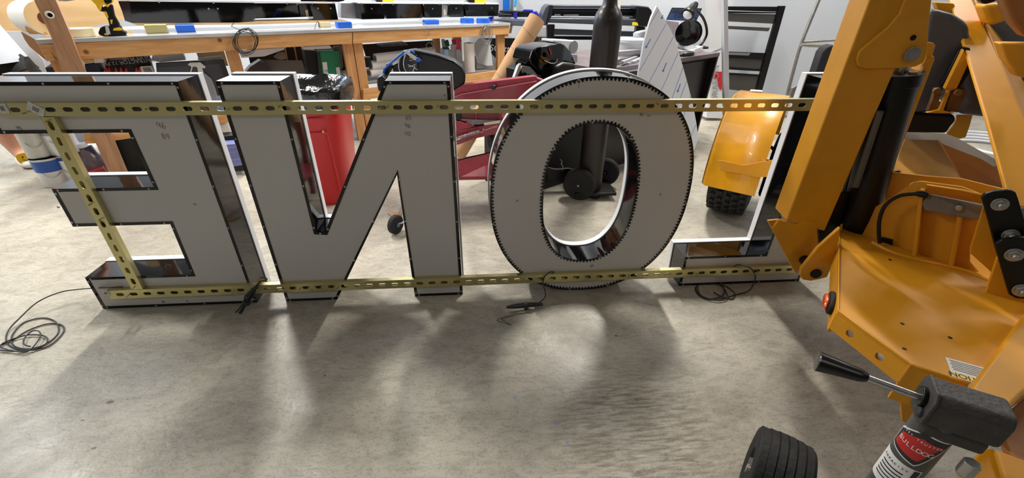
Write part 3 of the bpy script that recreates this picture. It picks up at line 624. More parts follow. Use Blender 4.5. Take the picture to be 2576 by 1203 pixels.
# jack
zj = .52
JF, JR = atz(2322, 1003, zj), atz(2512, 1064, zj)
jx = (JR-JF); jx.z = 0; JL = jx.length; jx.normalize(); jy = V((-jx.y, jx.x, 0)); 
JK = thing('tongue_jack', 'grey cast tongue jack with crank handle and red dog-brand style triangular sticker', 'jack', (JF.x, JF.y, 0))
JK['label'] = 'grey tongue jack with black crank grip and red triangular sticker at the lower right'
hh, hw = .037, .035
sec = [(-hw, -hh*.7), (-hw, hh*.6), (-hw*.7, hh), (hw*.7, hh), (hw, hh*.6), (hw, -hh*.7), (hw*.6, -hh), (-hw*.6, -hh)]
MB().prism([JF+jx*.004+jy*a+UP*z for a, z in sec], jx*JL).build('gear_housing', M_GREY, JK, .006)
sec2 = [(a*1.06, z*1.05) for a, z in sec]
MB().prism([JF+jy*a+UP*z for a, z in sec2], jx*.006).build('housing_end_cap', M_GREY, JK, .002)
MB().prism([JF+jx*.012+jy*(a*.8)+UP*(z*.5-hh*1.25) for a, z in sec], jx*JL*.86).build('housing_base', M_GREY, JK, .008)
MB().lathe([(.0105, 0), (.0105, -.004), (.008, -.006)], JF-jy*hw*.5-UP*hh*.45+jx*.0, jx, 14).build('cap_rivet', M_GREY, JK, .001)
MB().lathe([(.019, -.008), (.019, .002)], JF-jx*.0+UP*.004, jx, 18).build('shaft_boss', M_BLACK, JK, .002)
JG0, JG1 = atz(2055, 908, zj), atz(2160, 943, zj)
MB().tube([JF, JF+(JG1-JF)*.3, JF+(JG1-JF)*.75, JG1], .0068, 14).build('crank_rod', M_STEEL, JK, auto=60)
gd = (JG0-JG1); gl = gd.length
MB().lathe([(.0085, -.014), (.0115, -.008), (.0135, 0), (.016, gl*.4), (.020, gl*.9), (.021, gl*.97), (.0195, gl), (.014, gl*1.004)], JG1, gd, 20).build('crank_grip', mat('grip_black', (8, 8, 8), .3), JK, auto=35)
TC = V((atz(2335, 1062, zj-.05).x+.012, atz(2335, 1062, zj-.05).y-.004, 0)); tr_ = .033
TOPZ = zj-.02
MB().lathe([(tr_, .14), (tr_, TOPZ)], TC, UP, 32).build('jack_tube', mat('jack_grey', (92, 92, 90), .5, .4, bump=.1, bscale=80), JK, auto=50)
def wrap(poly, r, name, mt, n=6):
    """thin sheet around the jack tube; poly in (arc metres, height), u = 0 faces the camera"""
    cdir = V((CAM.x, CAM.y, 0))-TC; a0 = atan2(cdir.y, cdir.x); b = MB(); N_ = len(poly)
    pts = []
    for i in range(N_):
        (u0, v0), (u1, v1) = poly[i], poly[(i+1) % N_]
        for k in range(n): pts.append((u0+(u1-u0)*k/n, v0+(v1-v0)*k/n))
    # strips in u so that the sheet bends
    us = [min(p[0] for p in poly)+(max(p[0] for p in poly)-min(p[0] for p in poly))*k/16 for k in range(17)]
    def span(u):
        vs = []
        for i in range(N_):
            (u0, v0), (u1, v1) = poly[i], poly[(i+1) % N_]
            if (u0-u)*(u1-u) <= 0 and u0 != u1: vs.append(v0+(v1-v0)*(u-u0)/(u1-u0))
        return (min(vs), max(vs)) if len(vs) > 1 else (vs[0], vs[0]) if vs else (0, 0)
    V2 = []
    for u in us:
        uu = min(max(u, us[0]+1e-5), us[-1]-1e-5); lo, hi = span(uu); a = a0+uu/r
        for z in (lo, hi): V2.append(TC+V((cos(a)*r, sin(a)*r, z)))
    fs = [(2*i, 2*i+2, 2*i+3, 2*i+1) for i in range(16)]
    b.add(V2, fs); return b.build(name, mt, JK)
zs = TOPZ-.055
wrap([(-.046, zs-.012), (-.046, zs-.052), (.014, zs-.066), (.046, zs+.012), (.0, zs+.02)], tr_+.0006, 'brand_sticker_edge', mat('sticker_white', (226, 226, 224), .4))
wrap([(-.043, zs-.014), (-.043, zs-.050), (.013, zs-.063), (.043, zs+.010), (.0, zs+.017)], tr_+.0009, 'brand_sticker_border', M_INK)
wrap([(-.034, zs-.016), (-.038, zs-.044), (.012, zs-.052), (.030, zs+.000), (.0, zs+.004)], tr_+.0012, 'brand_sticker', mat('sticker_red', (188, 34, 34), .4))
wrap([(-.05, zs-.07), (-.05, zs-.15), (.03, zs-.15), (.03, zs-.074)], tr_+.0008, 'capacity_sticker', mat('sticker_white', (226, 226, 224), .4))
wrap([(.018, zs-.076), (.018, zs-.098), (.028, zs-.098), (.028, zs-.076)], tr_+.0012, 'capacity_block', M_INK)
def wraptext(s, u0, z0, du_, dz, size, mt, shear=0, name='sticker_lettering'):
    cdir = V((CAM.x, CAM.y, 0))-TC; a0 = atan2(cdir.y, cdir.x); r = tr_+.0016
    for i, ch in enumerate(s):
        if ch == ' ': continue
        u = u0+du_*i; a = a0+u/r; p = TC+V((cos(a)*r, sin(a)*r, z0+dz*i)); tx = V((-sin(a), cos(a), 0))
        d = (tx*du_+UP*dz).normalized()
        text(ch, size, p, d, UP if abs(dz) < abs(du_) else -tx, mt, JK, name, .0002)
wraptext('BULLDOG', -.030, zs-.026, .0088, -.0000, .0135, mat('sticker_white', (226, 226, 224)))
wraptext('MOST TRUSTED', -.034, zs-.004, .0058, .0, .0065, mat('sticker_white', (226, 226, 224)))
wraptext('CAPACITY', -.036, zs-.085, .0064, 0, .007, M_INK)
for k in range(5): wrap([(-.034, zs-.096-.009*k), (-.034, zs-.099-.009*k), (.008, zs-.099-.009*k), (.008, zs-.096-.009*k)], tr_+.0012, 'sticker_line', M_INK)
# ball coupler end seen under the head
MB().lathe([(.013, 0), (.013, -.03), (.009, -.034)], atz(2448, 1165, .47), UP, 6).build('clamp_bolt', M_BOLT, JK, .002)
# tyres
def tyre(name, mt, parent, C, r, w, ax, rr, blocks=0, ribs=0):
    """round tyre: carcass with sidewalls plus tread pieces standing proud"""
    C = V(C); ax = V(ax).normalized(); u = ax.cross(UP).normalized()
    pr_ = [(rr, -w*.38), (rr*1.15, -w*.46), ((r+rr)/2, -w*.5), (r*.91, -w*.47), (r*.945, -w*.40), (r*.958, -w*.2), (r*.96, 0), (r*.958, w*.2), (r*.945, w*.40), (r*.91, w*.47), ((r+rr)/2, w*.5), (rr*1.15, w*.46), (rr, w*.38)]
    o = MB().lathe(pr_, C, ax, 48, cap=False).build(name, mt, parent, auto=30)
    def seg(s0, s1, a0, a1, h0, h1, b, n=2):
        for k in range(n):
            aa, ab = a0+(a1-a0)*k/n, a0+(a1-a0)*(k+1)/n
            P = lambda s, a, h: C+ax*s+(u*cos(a)+UP*sin(a))*h
            b.add([P(s0, aa, h0), P(s1, aa, h0), P(s1, ab, h0), P(s0, ab, h0), P(s0, aa, h1), P(s1, aa, h1), P(s1, ab, h1), P(s0, ab, h1)], [(4, 5, 6, 7), (0, 1, 5, 4), (1, 2, 6, 5), (2, 3, 7, 6), (3, 0, 4, 7)])
    if ribs:
        for i in range(ribs):
            b = MB(); s0 = -w*.44+w*.88*i/ribs; s1 = s0+w*.88/ribs-.0030; m = abs((s0+s1)/2)/(w/2)
            seg(s0, s1, 0, 2*pi, r*.93, r*(1-.07*m*m), b, 60); b.build('tread_rib', mt, o)
    if blocks:
        rows = 5
        for i in range(rows):
            s0 = -w*.46+w*.92*i/rows+.003; s1 = -w*.46+w*.92*(i+1)/rows-.003; m = abs((s0+s1)/2)/(w/2)
            for k in range(blocks):
                a0 = 2*pi*(k+(i % 2)*.5)/blocks; b = MB()
                sk = .35 if i in (0, 4) else .2
                a1 = a0+2*pi/blocks*(.86 if i != 2 else .985)
                am = (a0+a1)/2
                seg(s0, s0+(s1-s0)*.55, a0, am, r*.955, r*(1-.03*m*m), b, 1); seg(s0+(s1-s0)*.12, s1, am, a1, r*.955, r*(1-.03*m*m), b, 1)
                if sin(am) < .35 and cos(am) > -2 : b.build('tread_block', mt, o)
    return o
M_TY = mat('tyre_black', (20, 20, 21), .75, bump=.3, bscale=60, var=.2, vscale=15)
WC = V((2.10, -.95, .118))
tyre('wheel_tyre', M_TY, JK, WC, .118, .125, GN, .05, ribs=6)
MB().lathe([(.05, -.04), (.05, .04)], WC, GN, 20).build('wheel_hub', M_BOLT, JK, .003)
MB().tube([WC-GN*.062, WC+GN*.062], .009, 10).build('axle', M_BOLT, JK)
for s in (-1, 1): MB().prism([WC+GN*(.058*s)+UP*.02-GD*.02, WC+GN*(.058*s)-UP*.016, WC+GN*(.058*s)+(TC-V((WC.x, WC.y, 0)))*.9+UP*.06, WC+GN*(.058*s)+(TC-V((WC.x, WC.y, 0)))+UP*.09], GN*.004*s).build('wheel_fork', M_BOLT, JK)
MB().tube([TC+UP*.10, TC+UP*.2], .022, 16).build('inner_tube', M_STEEL, JK, auto=40)
# main road wheel with fender, far side of the axle
RC = V((2.91, .745, .30))
tyre('tyre', M_TY, LIFT, RC, .30, .215, GN, .17, blocks=34)
MB().lathe([(.172, -.07), (.165, -.02), (.06, -.03), (.05, -.08), (.04, -.09)], RC, -GN, 28).build('wheel_rim', mat('rim_grey', (150, 150, 150), .4, .6), LIFT, auto=40)
ax_ = GN; fu = GD
def fend(a, h, s): return RC+ax_*s+(fu*cos(a)+UP*sin(a))*h
b = MB(); K = 20; s0, s1 = -.125, .135; fh = .380
an = [radians(-6+(172)*k/K) for k in range(K+1)]
for sA, sB, hA, hB in [(s0+.02, s1, fh, fh), (s0, s0+.02, fh-.022, fh), (s0, s0, fh-.05, fh-.022)]:
    for k in range(K):
        a_, c_ = an[k], an[k+1]; t = .004
        P = [fend(a_, hA, sA), fend(a_, hB, sB), fend(c_, hB, sB), fend(c_, hA, sA)]
        I = [fend(a_, hA-t, sA+(t if sA == sB else 0)), fend(a_, hB-t, sB+(t if sA == sB else 0)), fend(c_, hB-t, sB+(t if sA == sB else 0)), fend(c_, hA-t, sA+(t if sA == sB else 0))]
        b.add(P+I, [(0, 1, 2, 3), (7, 6, 5, 4)]+([(0, 4, 5, 1)] if k == 0 else [])+([(2, 6, 7, 3)] if k == K-1 else [])+[(1, 5, 6, 2)])
b.build('fender', mat('fender_yellow', (216, 150, 18), .36, coat=.3, var=.12, vscale=7), LIFT, auto=50)
fp = (fend(0, fh+.006, 0), fu)
slab([(1806, 404), (1815, 404), (1870, 416), (1945, 402), (1950, 445), (1900, 446), (1872, 438), (1812, 430)], fp, .004, 'fender_bracket', M_CHIP, LIFT, .001)
slab([(1889, 225), (1918, 227), (1917, 231), (1886, 229)], ((0, 0, RC.z+fh+.0025), (0, 0, 1)), .001, 'fender_sticker', M_WHITE, LIFT)
MB().box(RC+ax_*.2+UP*.02, (.12, .3, .3), yaw=atan2(GD.y, GD.x)+pi/2).build('wheel_hub_housing', M_BLACK, LIFT, .02)
MB().tube([RC+ax_*.1, RC+ax_*.75], .04, 14).build('axle_tube', M_BLACK, LIFT, auto=40)
MB().tube([RC+ax_*.3-GD*.1+UP*.1, RC+ax_*1.0-GD*.1+UP*.15, RC+ax_*1.0+GD*.6+UP*.15], .05, 12).build('chassis_rail', M_BLACK, LIFT, auto=40)
MB().tube(smoothpath([aty(1905, 395, .66), aty(1925, 368, .66), aty(1945, 375, .66), aty(1950, 400, .66)], 6), .008, 8).build('brake_hose', M_RUBBER, LIFT, auto=60)

# ================================================================== workbench
BA, BB = atz(300, 103, .835), atz(1275, 65, .835)
bu = (BB-BA); bu.z = 0; bu.normalize(); bn = V((-bu.y, bu.x, 0)); BANG = math.degrees(atan2(bu.y, bu.x))
def BV(off=0): return (V((BA.x, BA.y, 0))+bn*off, bn)
def bp(u, v, z): return V((BA.x, BA.y, 0))+bu*u+bn*v+UP*z
def bat(px, py, off=0): return onp(px, py, *BV(off))
BR = Matrix.Rotation(radians(BANG), 3, 'Z')
BEN = thing('workbench', 'long pine-framed workbench with a glossy white top running along the back', 'workbench', tuple(bp(1.2, .4, 0)))
M_TOP = mat('bench_top', (190, 194, 200), .14, coat=.5, var=.05, vscale=3)
ul, ur = -.36, 2.79
MB().box(bp((ul+ur)/2, .38, .8475), (ur-ul, .78, .022), BR).build('bench_top', M_TOP, BEN, .002)
slab([(97, 103), (185, 102), (185, 109), (103, 111)], BV(-.003), .004, 'blue_edge_strip', mat('strip_blue', (34, 58, 128), .4), BEN)
slab([(185, 101), (243, 98), (244, 104), (187, 108)], BV(-.003), .004, 'blue_edge_strip', mat('strip_blue', (34, 58, 128)), BEN)
slab([(244, 98), (640, 82), (640, 88), (244, 103)], BV(-.003), .004, 'edge_strip', mat('strip_grey', (196, 196, 196), .4), BEN)
slab([(640, 82), (1281, 61), (1281, 64), (640, 88)], BV(-.003), .004, 'edge_strip', mat('strip_pale', (216, 218, 222), .4), BEN)
slab([(110, 111), (300, 103), (600, 91), (886, 81), (886, 110), (600, 126), (300, 145), (150, 153)], BV(0), .038, 'front_board', M_PINE, BEN, .002)
slab([(888, 81), (1281, 64), (1281, 86), (888, 110)], BV(0), .038, 'front_board', M_PINE, BEN, .002)
MB().box(bp(ul+.02, .38, .79), (.038, .74, .09), BR).build('end_board', M_PINE, BEN, .002)
MB().box(bp(ur-.03, .38, .79), (.038, .74, .09), BR).build('end_board', M_PINE, BEN, .002)
def upright(px0, px1, py, off, d=.038, top=.83, name='bench_leg', m=None):
    a, c = bat(px0, py, off), bat(px1, py, off); u0 = (a-V((BA.x, BA.y, 0))).dot(bu); u1 = (c-V((BA.x, BA.y, 0))).dot(bu)
    MB().box(bp((u0+u1)/2, off+d/2, top/2), (abs(u1-u0), d, top), BR).build(name, m or M_PINEV, BEN, .002)
upright(862, 887, 112, .04); upright(889, 912, 112, .04); upright(567, 600, 130, .04); upright(1252, 1270, 92, .04); upright(1094, 1107, 100, .42, .06)
MB().box(bp(-.2, .70, .415), (.09, .04, .83), BR).build('bench_leg', M_PINEV, BEN, .002)
MB().box(bp(2.6, .70, .415), (.09, .04, .83), BR).build('bench_leg', M_PINEV, BEN, .002)
slab([(103, 112), (124, 111), (160, 180), (150, 200), (135, 175)], BV(.05), .04, 'end_leg', M_PINEV, BEN, .002)
slab([(914, 226), (1253, 178), (1243, 202), (914, 252)], BV(-.0), .036, 'shelf_board', M_PINE, BEN, .002)
slab([(208, 336), (333, 335), (338, 347), (238, 361), (215, 362)], BV(-.0), .036, 'shelf_board', M_PINE, BEN, .002)
SHZ = bat(1200, 187).z; SHL = bat(300, 336).z
MB().box(bp(2.02, .42, SHZ-.0), (1.3, .7, .016), BR).build('lower_shelf', mat('shelf_grey', (150, 146, 140), .6), BEN)
MB().box(bp(.62, .42, .33), (1.5, .7, .016), BR).build('lower_shelf', mat('shelf_dark', (80, 62, 46), .7), BEN)
slab([(1110, 98), (1119, 98), (1126, 152), (1117, 152)], BV(.41), .004, 'steel_angle', M_SILVER, BEN)
slab([(912, 112), (1094, 102), (1094, 150), (925, 155)], BV(.6), .02, 'back_panel', mat('dark_ply', (58, 42, 34), .8), BEN)
slab([(620, 120), (860, 112), (880, 200), (640, 200)], BV(.74), .02, 'back_panel', mat('dark_ply', (58, 42, 34)), BEN)
for x in (716, 740): slab([(x, 120), (x+3, 120), (x+9, 153), (x+6, 153)], BV(.7), .02, 'back_stud', M_PINEV, BEN)
# post with the googly eye, nailed to the front of the bench
PO = thing('wooden_post', 'rough pine two-by-four post with a googly eye in front of the bench', 'post', tuple(bat(285, 430, -.07).xy)+(0,))
slab([(85, 0), (62, -60), (120, -60), (140, 0), (180, 92), (216, 185), (287, 356), (319, 433), (324, 445), (279, 445), (273, 433), (240, 359), (157, 185), (128, 92)], BV(-.045), .042, 'post', M_OLD, PO, .002)
ey = bat(125, 37, -.05)
EW = MB().lathe([(.019, 0), (.019, -.006), (.013, -.010)], ey, bn, 24).build('eye_white', mat('eye_white', (238, 238, 232), .2), PO, .001)
MB().lathe([(.0105, -.0105), (.0105, -.012)], ey+bu*.003-UP*.001, bn, 20).build('eye_pupil', mat('pupil', (4, 4, 4), .2), EW)
# wall-side plywood sheet and stud
sp = slab([(-20, -60), (312, -60), (312, 50), (225, 68), (60, 78), (-20, 79)], BV(1.1), .018, 'plywood_sheet', M_PLY, None, org=bp(0, .9, .6)); _tag(sp, 'pale plywood sheet standing behind the left end of the workbench', 'plywood')
sp = slab([(33, -20), (93, -20), (90, 0), (86, 12), (44, 14)], BV(.86), .03, 'pine_block', M_PINE, None, .002, org=bp(-.3, .86, .9)); _tag(sp, 'short orange pine board against the plywood at the top left', 'board')
sp = slab([(-20, 77), (53, 79), (72, 110), (108, 150), (121, 190), (-20, 190)], BV(.8), .012, 'foam_board', M_WHITE, None, org=bp(-.9, .3, 0), ex=None); _tag(sp, 'big white foam board standing at the left end of the workbench', 'board')
sp = slab([(52, 79), (96, 104), (104, 112), (121, 155), (108, 146), (75, 118), (62, 100)], BV(.2), .006, 'torn_card', mat('kraft', (196, 150, 112), .8), None, org=bp(-.5, .2, .7)); _tag(sp, 'torn strip of brown card hanging off the left end of the bench', 'cardboard')
sp = slab([(60, 143), (71, 142), (112, 188), (80, 188), (62, 165)], BV(.25), .004, 'plastic_bag', mat('dark_foil', (120, 122, 126), .35, .1, var=.5, vscale=14), None, org=bp(-.6, .25, .6)); _tag(sp, 'crumpled grey foil bag in front of the white foam board', 'bag')
# rolls on the left end of the bench
def lathe_thing(name, label, cat, prof, o, ax, mt, seg=28, group=None, **k):
    x = MB().lathe(prof, o, ax, seg).build(name, mt, None, auto=35, org=o, **k); return _tag(x, label, cat, group)
fc = bat(113, 46, .12); RRl = .088
t = thing('paper_roll', 'big white paper roll with a tan end lying on the left end of the bench', 'paper roll', tuple(fc-UP*RRl))
axr = (-bu*.55+bn*.83).normalized()
MB().lathe([(RRl, 0), (RRl, .17)], fc, axr, 36).build('paper', mat('paper', (240, 240, 236), .6), t, auto=35)
MB().lathe([(RRl*.99, -.001), (RRl*.99, .0)], fc, axr, 36).build('roll_end', mat('roll_end', (214, 186, 138), .7), t)
MB().lathe([(.032, -.003), (.032, .0)], fc, axr, 24).build('core_hole', mat('core_brown', (92, 48, 22), .9), t)
sp = slab([(62, 67), (120, 83), (118, 86), (76, 86), (66, 78)], BV(.1), .06, 'wood_chock', M_PINE, None, org=fc-UP*.1); _tag(sp, 'small drilled pine chock under the big white paper roll', 'wood block')
tp = bat(195, 77, .1)
lathe_thing('masking_tape', 'wide cream masking tape roll lying behind the post on the bench', 'tape', [(.05, 0), (.075, 0), (.075, .042), (.05, .042)], (tp.x, tp.y, .86), UP, M_TAPE)
# cordless drill standing on its battery
DR = thing('cordless_drill', 'yellow and black cordless drill standing on its battery on the bench', 'drill', tuple(bat(284, 90, .06)))
DY = mat('drill_yellow', (240, 190, 30), .4)
slab([(247, 82), (252, 70), (262, 66), (303, 66), (308, 78), (318, 82), (317, 90), (305, 92), (258, 91), (249, 88)], BV(.03), .07, 'battery', M_BLACK, DR, .004)
slab([(286, 71), (300, 69), (306, 72), (306, 77), (284, 77)], BV(.026), .01, 'battery_panel', DY, DR, .001)
slab([(262, 84), (274, 84), (273, 89), (263, 88)], BV(.026), .01, 'battery_panel', DY, DR, .001)
slab([(264, 66), (272, 66), (278, 86), (268, 87)], BV(.022), .01, 'battery_label', mat('label_grey', (196, 196, 186), .5), DR)
slab([(252, 20), (282, 10), (288, 40), (302, 64), (298, 70), (276, 70), (272, 52), (262, 30), (248, 28)], BV(.035), .05, 'handle', M_BLACK, DR, .008)
slab([(262, 28), (268, 30), (273, 44), (270, 47), (264, 38)], BV(.03), .02, 'grip_insert', DY, DR, .001)
slab([(277, 50), (283, 49), (282, 60), (279, 61)], BV(.03), .02, 'grip_insert', DY, DR, .001)
slab([(222, -6), (240, 12), (246, 24), (254, 28), (256, 14), (262, 10), (270, 20), (284, 4), (284, -20), (222, -20)], BV(.03), .06, 'motor_body', DY, DR, .006)
slab([(258, -12), (280, -12), (282, 6), (270, 12), (262, 6)], BV(.028), .06, 'motor_vent', M_BLACK, DR, .004)
slab([(144, -2), (165, -2), (222, -16), (222, -4), (165, 4), (148, 3)], BV(.07), .012, 'drill_bit', M_STEEL, DR, .002)
# channel letters lying on the bench
G_L = 'finished channel letters lying on the bench'
C1 = thing('channel_letter', 'long black channel letter lying on blocks on the left half of the bench', 'sign letter', tuple(bat(560, 56, .3)), G_L)
slab([(297, 3), (640, 7), (642, 54), (600, 57), (332, 58), (316, 52)], BV(.2), .2, 'return_side', M_GLOSS, C1, .002)
slab([(300, 3), (326, 3), (332, 58), (314, 52)], BV(.195), .004, 'return_seam', mat('brown_seam_and_reflection', (40, 30, 28), .1), C1)
slab([(640, 8), (752, 8), (757, 43), (642, 47)], BV(.3), .1, 'return_side', M_GLOSS, C1, .002)
slab([(751, 9), (779, 8), (786, 42), (757, 43)], BV(.27), .1, 'return_side', mat('brown_seam_and_reflection', (70, 56, 40), .1), C1)  # brown colour stands in for a reflection on the black return
slab([(768, 26), (774, 24), (777, 42), (771, 43)], BV(.265), .003, 'paper_tag', M_TAPE, C1)
slab([(778, 8), (843, 9), (851, 50), (790, 51)], BV(.2), .2, 'return_side', M_GLOSS, C1, .002)
slab([(295, -2), (640, 2), (850, 5), (843, 9), (640, 7), (297, 3)], BV(.197), .3, 'trim_edge', M_TRIM, C1)
slab([(755, -4), (768, -8), (868, -6), (866, 2), (845, 6), (757, 6)], BV(.22), .2, 'return_side', M_GLOSS, C1)
slab([(332, 58), (600, 57), (642, 54), (860, 50), (880, 54), (640, 62), (345, 64)], BV(.2), .3, 'wood_spacer', M_PLY, C1)
for x, y in [(400, 5), (537, 7), (525, 22), (548, 22), (748, 11), (722, 9), (800, 21), (832, 21), (785, 9), (838, 9), (639, 50)]:
    MB().lathe([(.006, 0), (.006, -.003)], bat(x, y, .197), bn, 10).build('rivet', M_STEEL, C1)
C2 = thing('channel_letter', 'black channel letter lying on blocks at the right end of the bench', 'sign letter', tuple(bat(1080, 48, .3)), G_L)
for k, (xa_, xb_) in enumerate([(905, 968), (968, 1064), (1064, 1112), (1127, 1168), (1168, 1255)]):
    ya, yb = 9+k*.3, 49-(xa_-905)*.028
    slab([(xa_, 9), (xb_, 10), (xb_-1, 49-(xb_-905)*.024), (xa_+5, yb)], BV(.2+(.02 if k in (1, 3) else 0)), .2, 'return_side', M_GLOSS, C2, .002)
slab([(1111, 12), (1127, 12), (1124, 42), (1113, 43)], BV(.23), .1, 'return_side', M_SILVER, C2)  # pale strip painted in as a reflection on the glossy black side
slab([(1115, 23), (1121, 23), (1121, 37), (1117, 37)], BV(.226), .003, 'paper_tag', M_TAPE, C2)
slab([(900, 6), (1255, 8), (1255, 11), (903, 9)], BV(.197), .3, 'trim_edge', M_TRIM, C2)
for x, y in [(910, 10), (960, 11), (989, 11), (1065, 12), (1106, 11), (1129, 11), (1164, 11), (1220, 10), (935, 22), (1088, 22), (1147, 21), (1237, 20)]:
    MB().lathe([(.006, 0), (.006, -.003)], bat(x, y, .195), bn, 10).build('rivet', M_STEEL, C2)
slab([(858, 8), (901, 8), (906, 48), (858, 45)], BV(.35), .1, 'inner_return', M_SILVER, C1)
# blocks carrying them
G_B = 'foam and tape blocks under the lying letters'
for (x0, x1, y0, y1, off, m, nm, lb) in [
    (363, 420, 63, 76, .12, mat('khaki_foam', (176, 164, 112), .7), 'foam_block', 'khaki foam block under the left lying letter'),
    (441, 490, 64, 76, .12, M_BLUE, 'foam_block', 'bright blue block beside the khaki block on the bench'),
    (806, 832, 56, 66, .16, M_TAPE, 'foam_block', 'cream block between the two lying black letters'),
    (850, 886, 56, 72, .04, M_BLUE, 'foam_block', 'large blue block at the middle of the bench edge'),
    (1072, 1105, 51, 60, .12, M_BLUE, 'foam_block', 'small blue block under the right lying letter')]:
    a, c = bat(x0, (y0+y1)/2, off), bat(x1, (y0+y1)/2, off); zt2 = bat(x0, y0, off).z; L = (c-a).length
    x = MB().box((a+c)/2+bn*.04-UP*(((a+c)/2).z-(zt2+.8585)/2), (L, .08, max(.02, zt2-.8585)), BR).build(nm, m, None, .004, org=(a+c)/2); _tag(x, lb, 'block', G_B)
tq = bat(1181, 60, .15)
lathe_thing('tape_roll', 'left one of two blue tape rolls on the right end of the bench', 'tape', [(.035, 0), (.06, 0), (.06, .035), (.035, .035)], (tq.x-.02, tq.y, .8585), UP, M_BLUE, group='blue tape rolls')
tq = bat(1193, 59, .13)
lathe_thing('tape_roll', 'right one of two blue tape rolls on the right end of the bench', 'tape', [(.035, 0), (.06, 0), (.06, .035), (.035, .035)], (tq.x+.08, tq.y-.01, .8585), UP, M_BLUE, group='blue tape rolls')
for nm, lb, x, y, off in [('cordless_drill', 'yellow drill lying on top of the right lying letter', 1200, 4, .25), ('cordless_drill', 'second small yellow drill lying near the middle of the bench', 968, 3, .3)]:
    t = thing(nm, lb, 'drill', tuple(bat(x, y+5, off))); 
    slab([(x-6, y-9), (x+22, y-10), (x+24, y+2), (x+8, y+6), (x-6, y+5)], BV(off), .05, 'motor_body', DY, t, .005)
    slab([(x-24, y-5), (x-6, y-8), (x-6, y+4), (x-20, y+2)], BV(off), .04, 'chuck', M_BLACK, t, .004); slab([(x-33, y-1), (x-24, y-3), (x-24, y-0), (x-33, y+1)], BV(off+.01), .008, 'drill_bit', M_STEEL, t)
x = slab([(1205, 49), (1217, 48), (1218, 58), (1207, 58)], BV(.08), .05, 'impact_socket', DY, None, .004, org=bat(1210, 55, .08)); _tag(x, 'small yellow and grey tool piece beside the blue tape rolls', 'tool')
# hanging cables
def cable(name, label, paths, r, mt, loc, group=None, cat='cable'):
    b = MB()
    for p in paths: b.tube(p, r, 8)
    o = b.build(name, mt, None, auto=60, org=loc); return _tag(o, label, cat, group)
def loops(cx, cy, rx, ry, n, off, seed, turns=1):
    rnd = random.Random(seed); out = []
    for i in range(n):
        a, c_ = rnd.uniform(.75, 1.08), rnd.uniform(.8, 1.05); ox, oy = rnd.uniform(-4, 4), rnd.uniform(-4, 4)
        out.append([bat(cx+ox+rx*a*cos(2*pi*k/22+i), cy+oy+ry*c_*sin(2*pi*k/22+i), off-.004*i) for k in range(21)])
    return out
M_WIRE = mat('wire_dark', (44, 46, 50), .5); M_WIREG = mat('wire_grey', (136, 138, 142), .5)
cable('cable_coil', 'dark thin cable coil hanging over the bench front from the left lying letter', loops(618, 104, 30, 33, 6, -.012, 3)+[[bat(588, 58, .2), bat(582, 66, .05), bat(600, 74, 0), bat(620, 74, -.02)], [bat(606, 76, -.02), bat(625, 70, -.02), bat(634, 76, -.02)]], .0022, M_WIRE, bat(618, 104, 0), 'cable coils hanging over the bench')
cable('cable_coil', 'grey cable coil hanging over the right end of the bench front', loops(1224, 88, 11, 24, 5, -.012, 5)+[[bat(1214, 56, .1), bat(1220, 62, .0), bat(1222, 70, -.02)]], .0026, M_WIREG, bat(1224, 88, 0), 'cable coils hanging over the bench')
cable('cable', 'single grey lead trailing from the right lying letter down to the shelf', [smoothpath([bat(1056, 48, .2), bat(1062, 55, .1), bat(1073, 67, -.01), bat(1078, 82, -.012), bat(1084, 100, .05), bat(1090, 125, .2)], 5)], .002, M_WIREG, bat(1070, 66, 0))
cable('cable', 'looped pale lead resting on the shelf at the back post', [smoothpath([bat(x, y, .3) for x, y in [(1075, 130), (1072, 115), (1080, 107), (1088, 115), (1092, 135), (1098, 145), (1090, 120), (1096, 118), (1100, 140)]], 5)], .003, mat('wire_pale', (190, 190, 184), .5), bat(1085, 140, .3))
cable('cable', 'short grey lead lying across the bench top', [smoothpath([bat(800, 54, .2), bat(794, 62, .1), bat(792, 74, .02), bat(786, 77, .0)], 5)], .002, M_WIRE, bat(792, 70, .05))
for i, (pts, ) in enumerate([([(596, 60), (640, 62), (700, 70), (720, 75), (690, 76), (640, 73)],)]):
    pass
# things under the bench, left bay
def th1(name, label, cat, px, off, thk, mt, bevel=.003, group=None, base=None):
    pts = [bat(x, y, off) for x, y in px]; c = sum(pts, V((0, 0, 0)))/len(pts); c.z = min(p.z for p in pts)
    o = slab(px, BV(off), thk, name, mt, None, bevel, org=c); return _tag(o, label, cat, group)
t = thing('tool_box_pack', 'black carton with upside-down contractor lettering and red-handled pliers', 'carton', tuple(bat(310, 187, .18)))
slab([(268, 150), (372, 141), (378, 155), (388, 187), (262, 187)], BV(.2), .12, 'carton', mat('carton_dark', (38, 30, 28), .7), t, .002)
slab([(276, 153), (372, 146), (377, 158), (281, 166)], BV(.196), .004, 'carton_band', M_BLACK, t)
slab([(276, 145), (318, 142), (322, 150), (276, 152)], BV(.194), .004, 'carton_patch', mat('patch_grey', (110, 104, 104), .6), t)
pA, pB = bat(286, 159, .19), bat(372, 151, .19)
tx_ = -(pB-pA); text('CONTRACTOR 12 PK.', .03, (pA+pB)/2-bn*.004, tx_, -UP, mat('lettering_grey', (176, 176, 176)), t, 'carton_lettering')
text('ALIST PLUS', .028, (bat(320, 147, .188)+bat(362, 143, .188))/2, tx_, -UP, mat('lettering_grey', (176, 176, 176)), t, 'carton_lettering')
for x in (268, 275, 292, 305, 318, 344, 352): slab([(x-6, 187), (x-2, 168), (x+2, 175), (x+7, 187)], BV(.15), .02, 'plier_handle', mat('plier_red', (176, 30, 40), .4), t, .002)
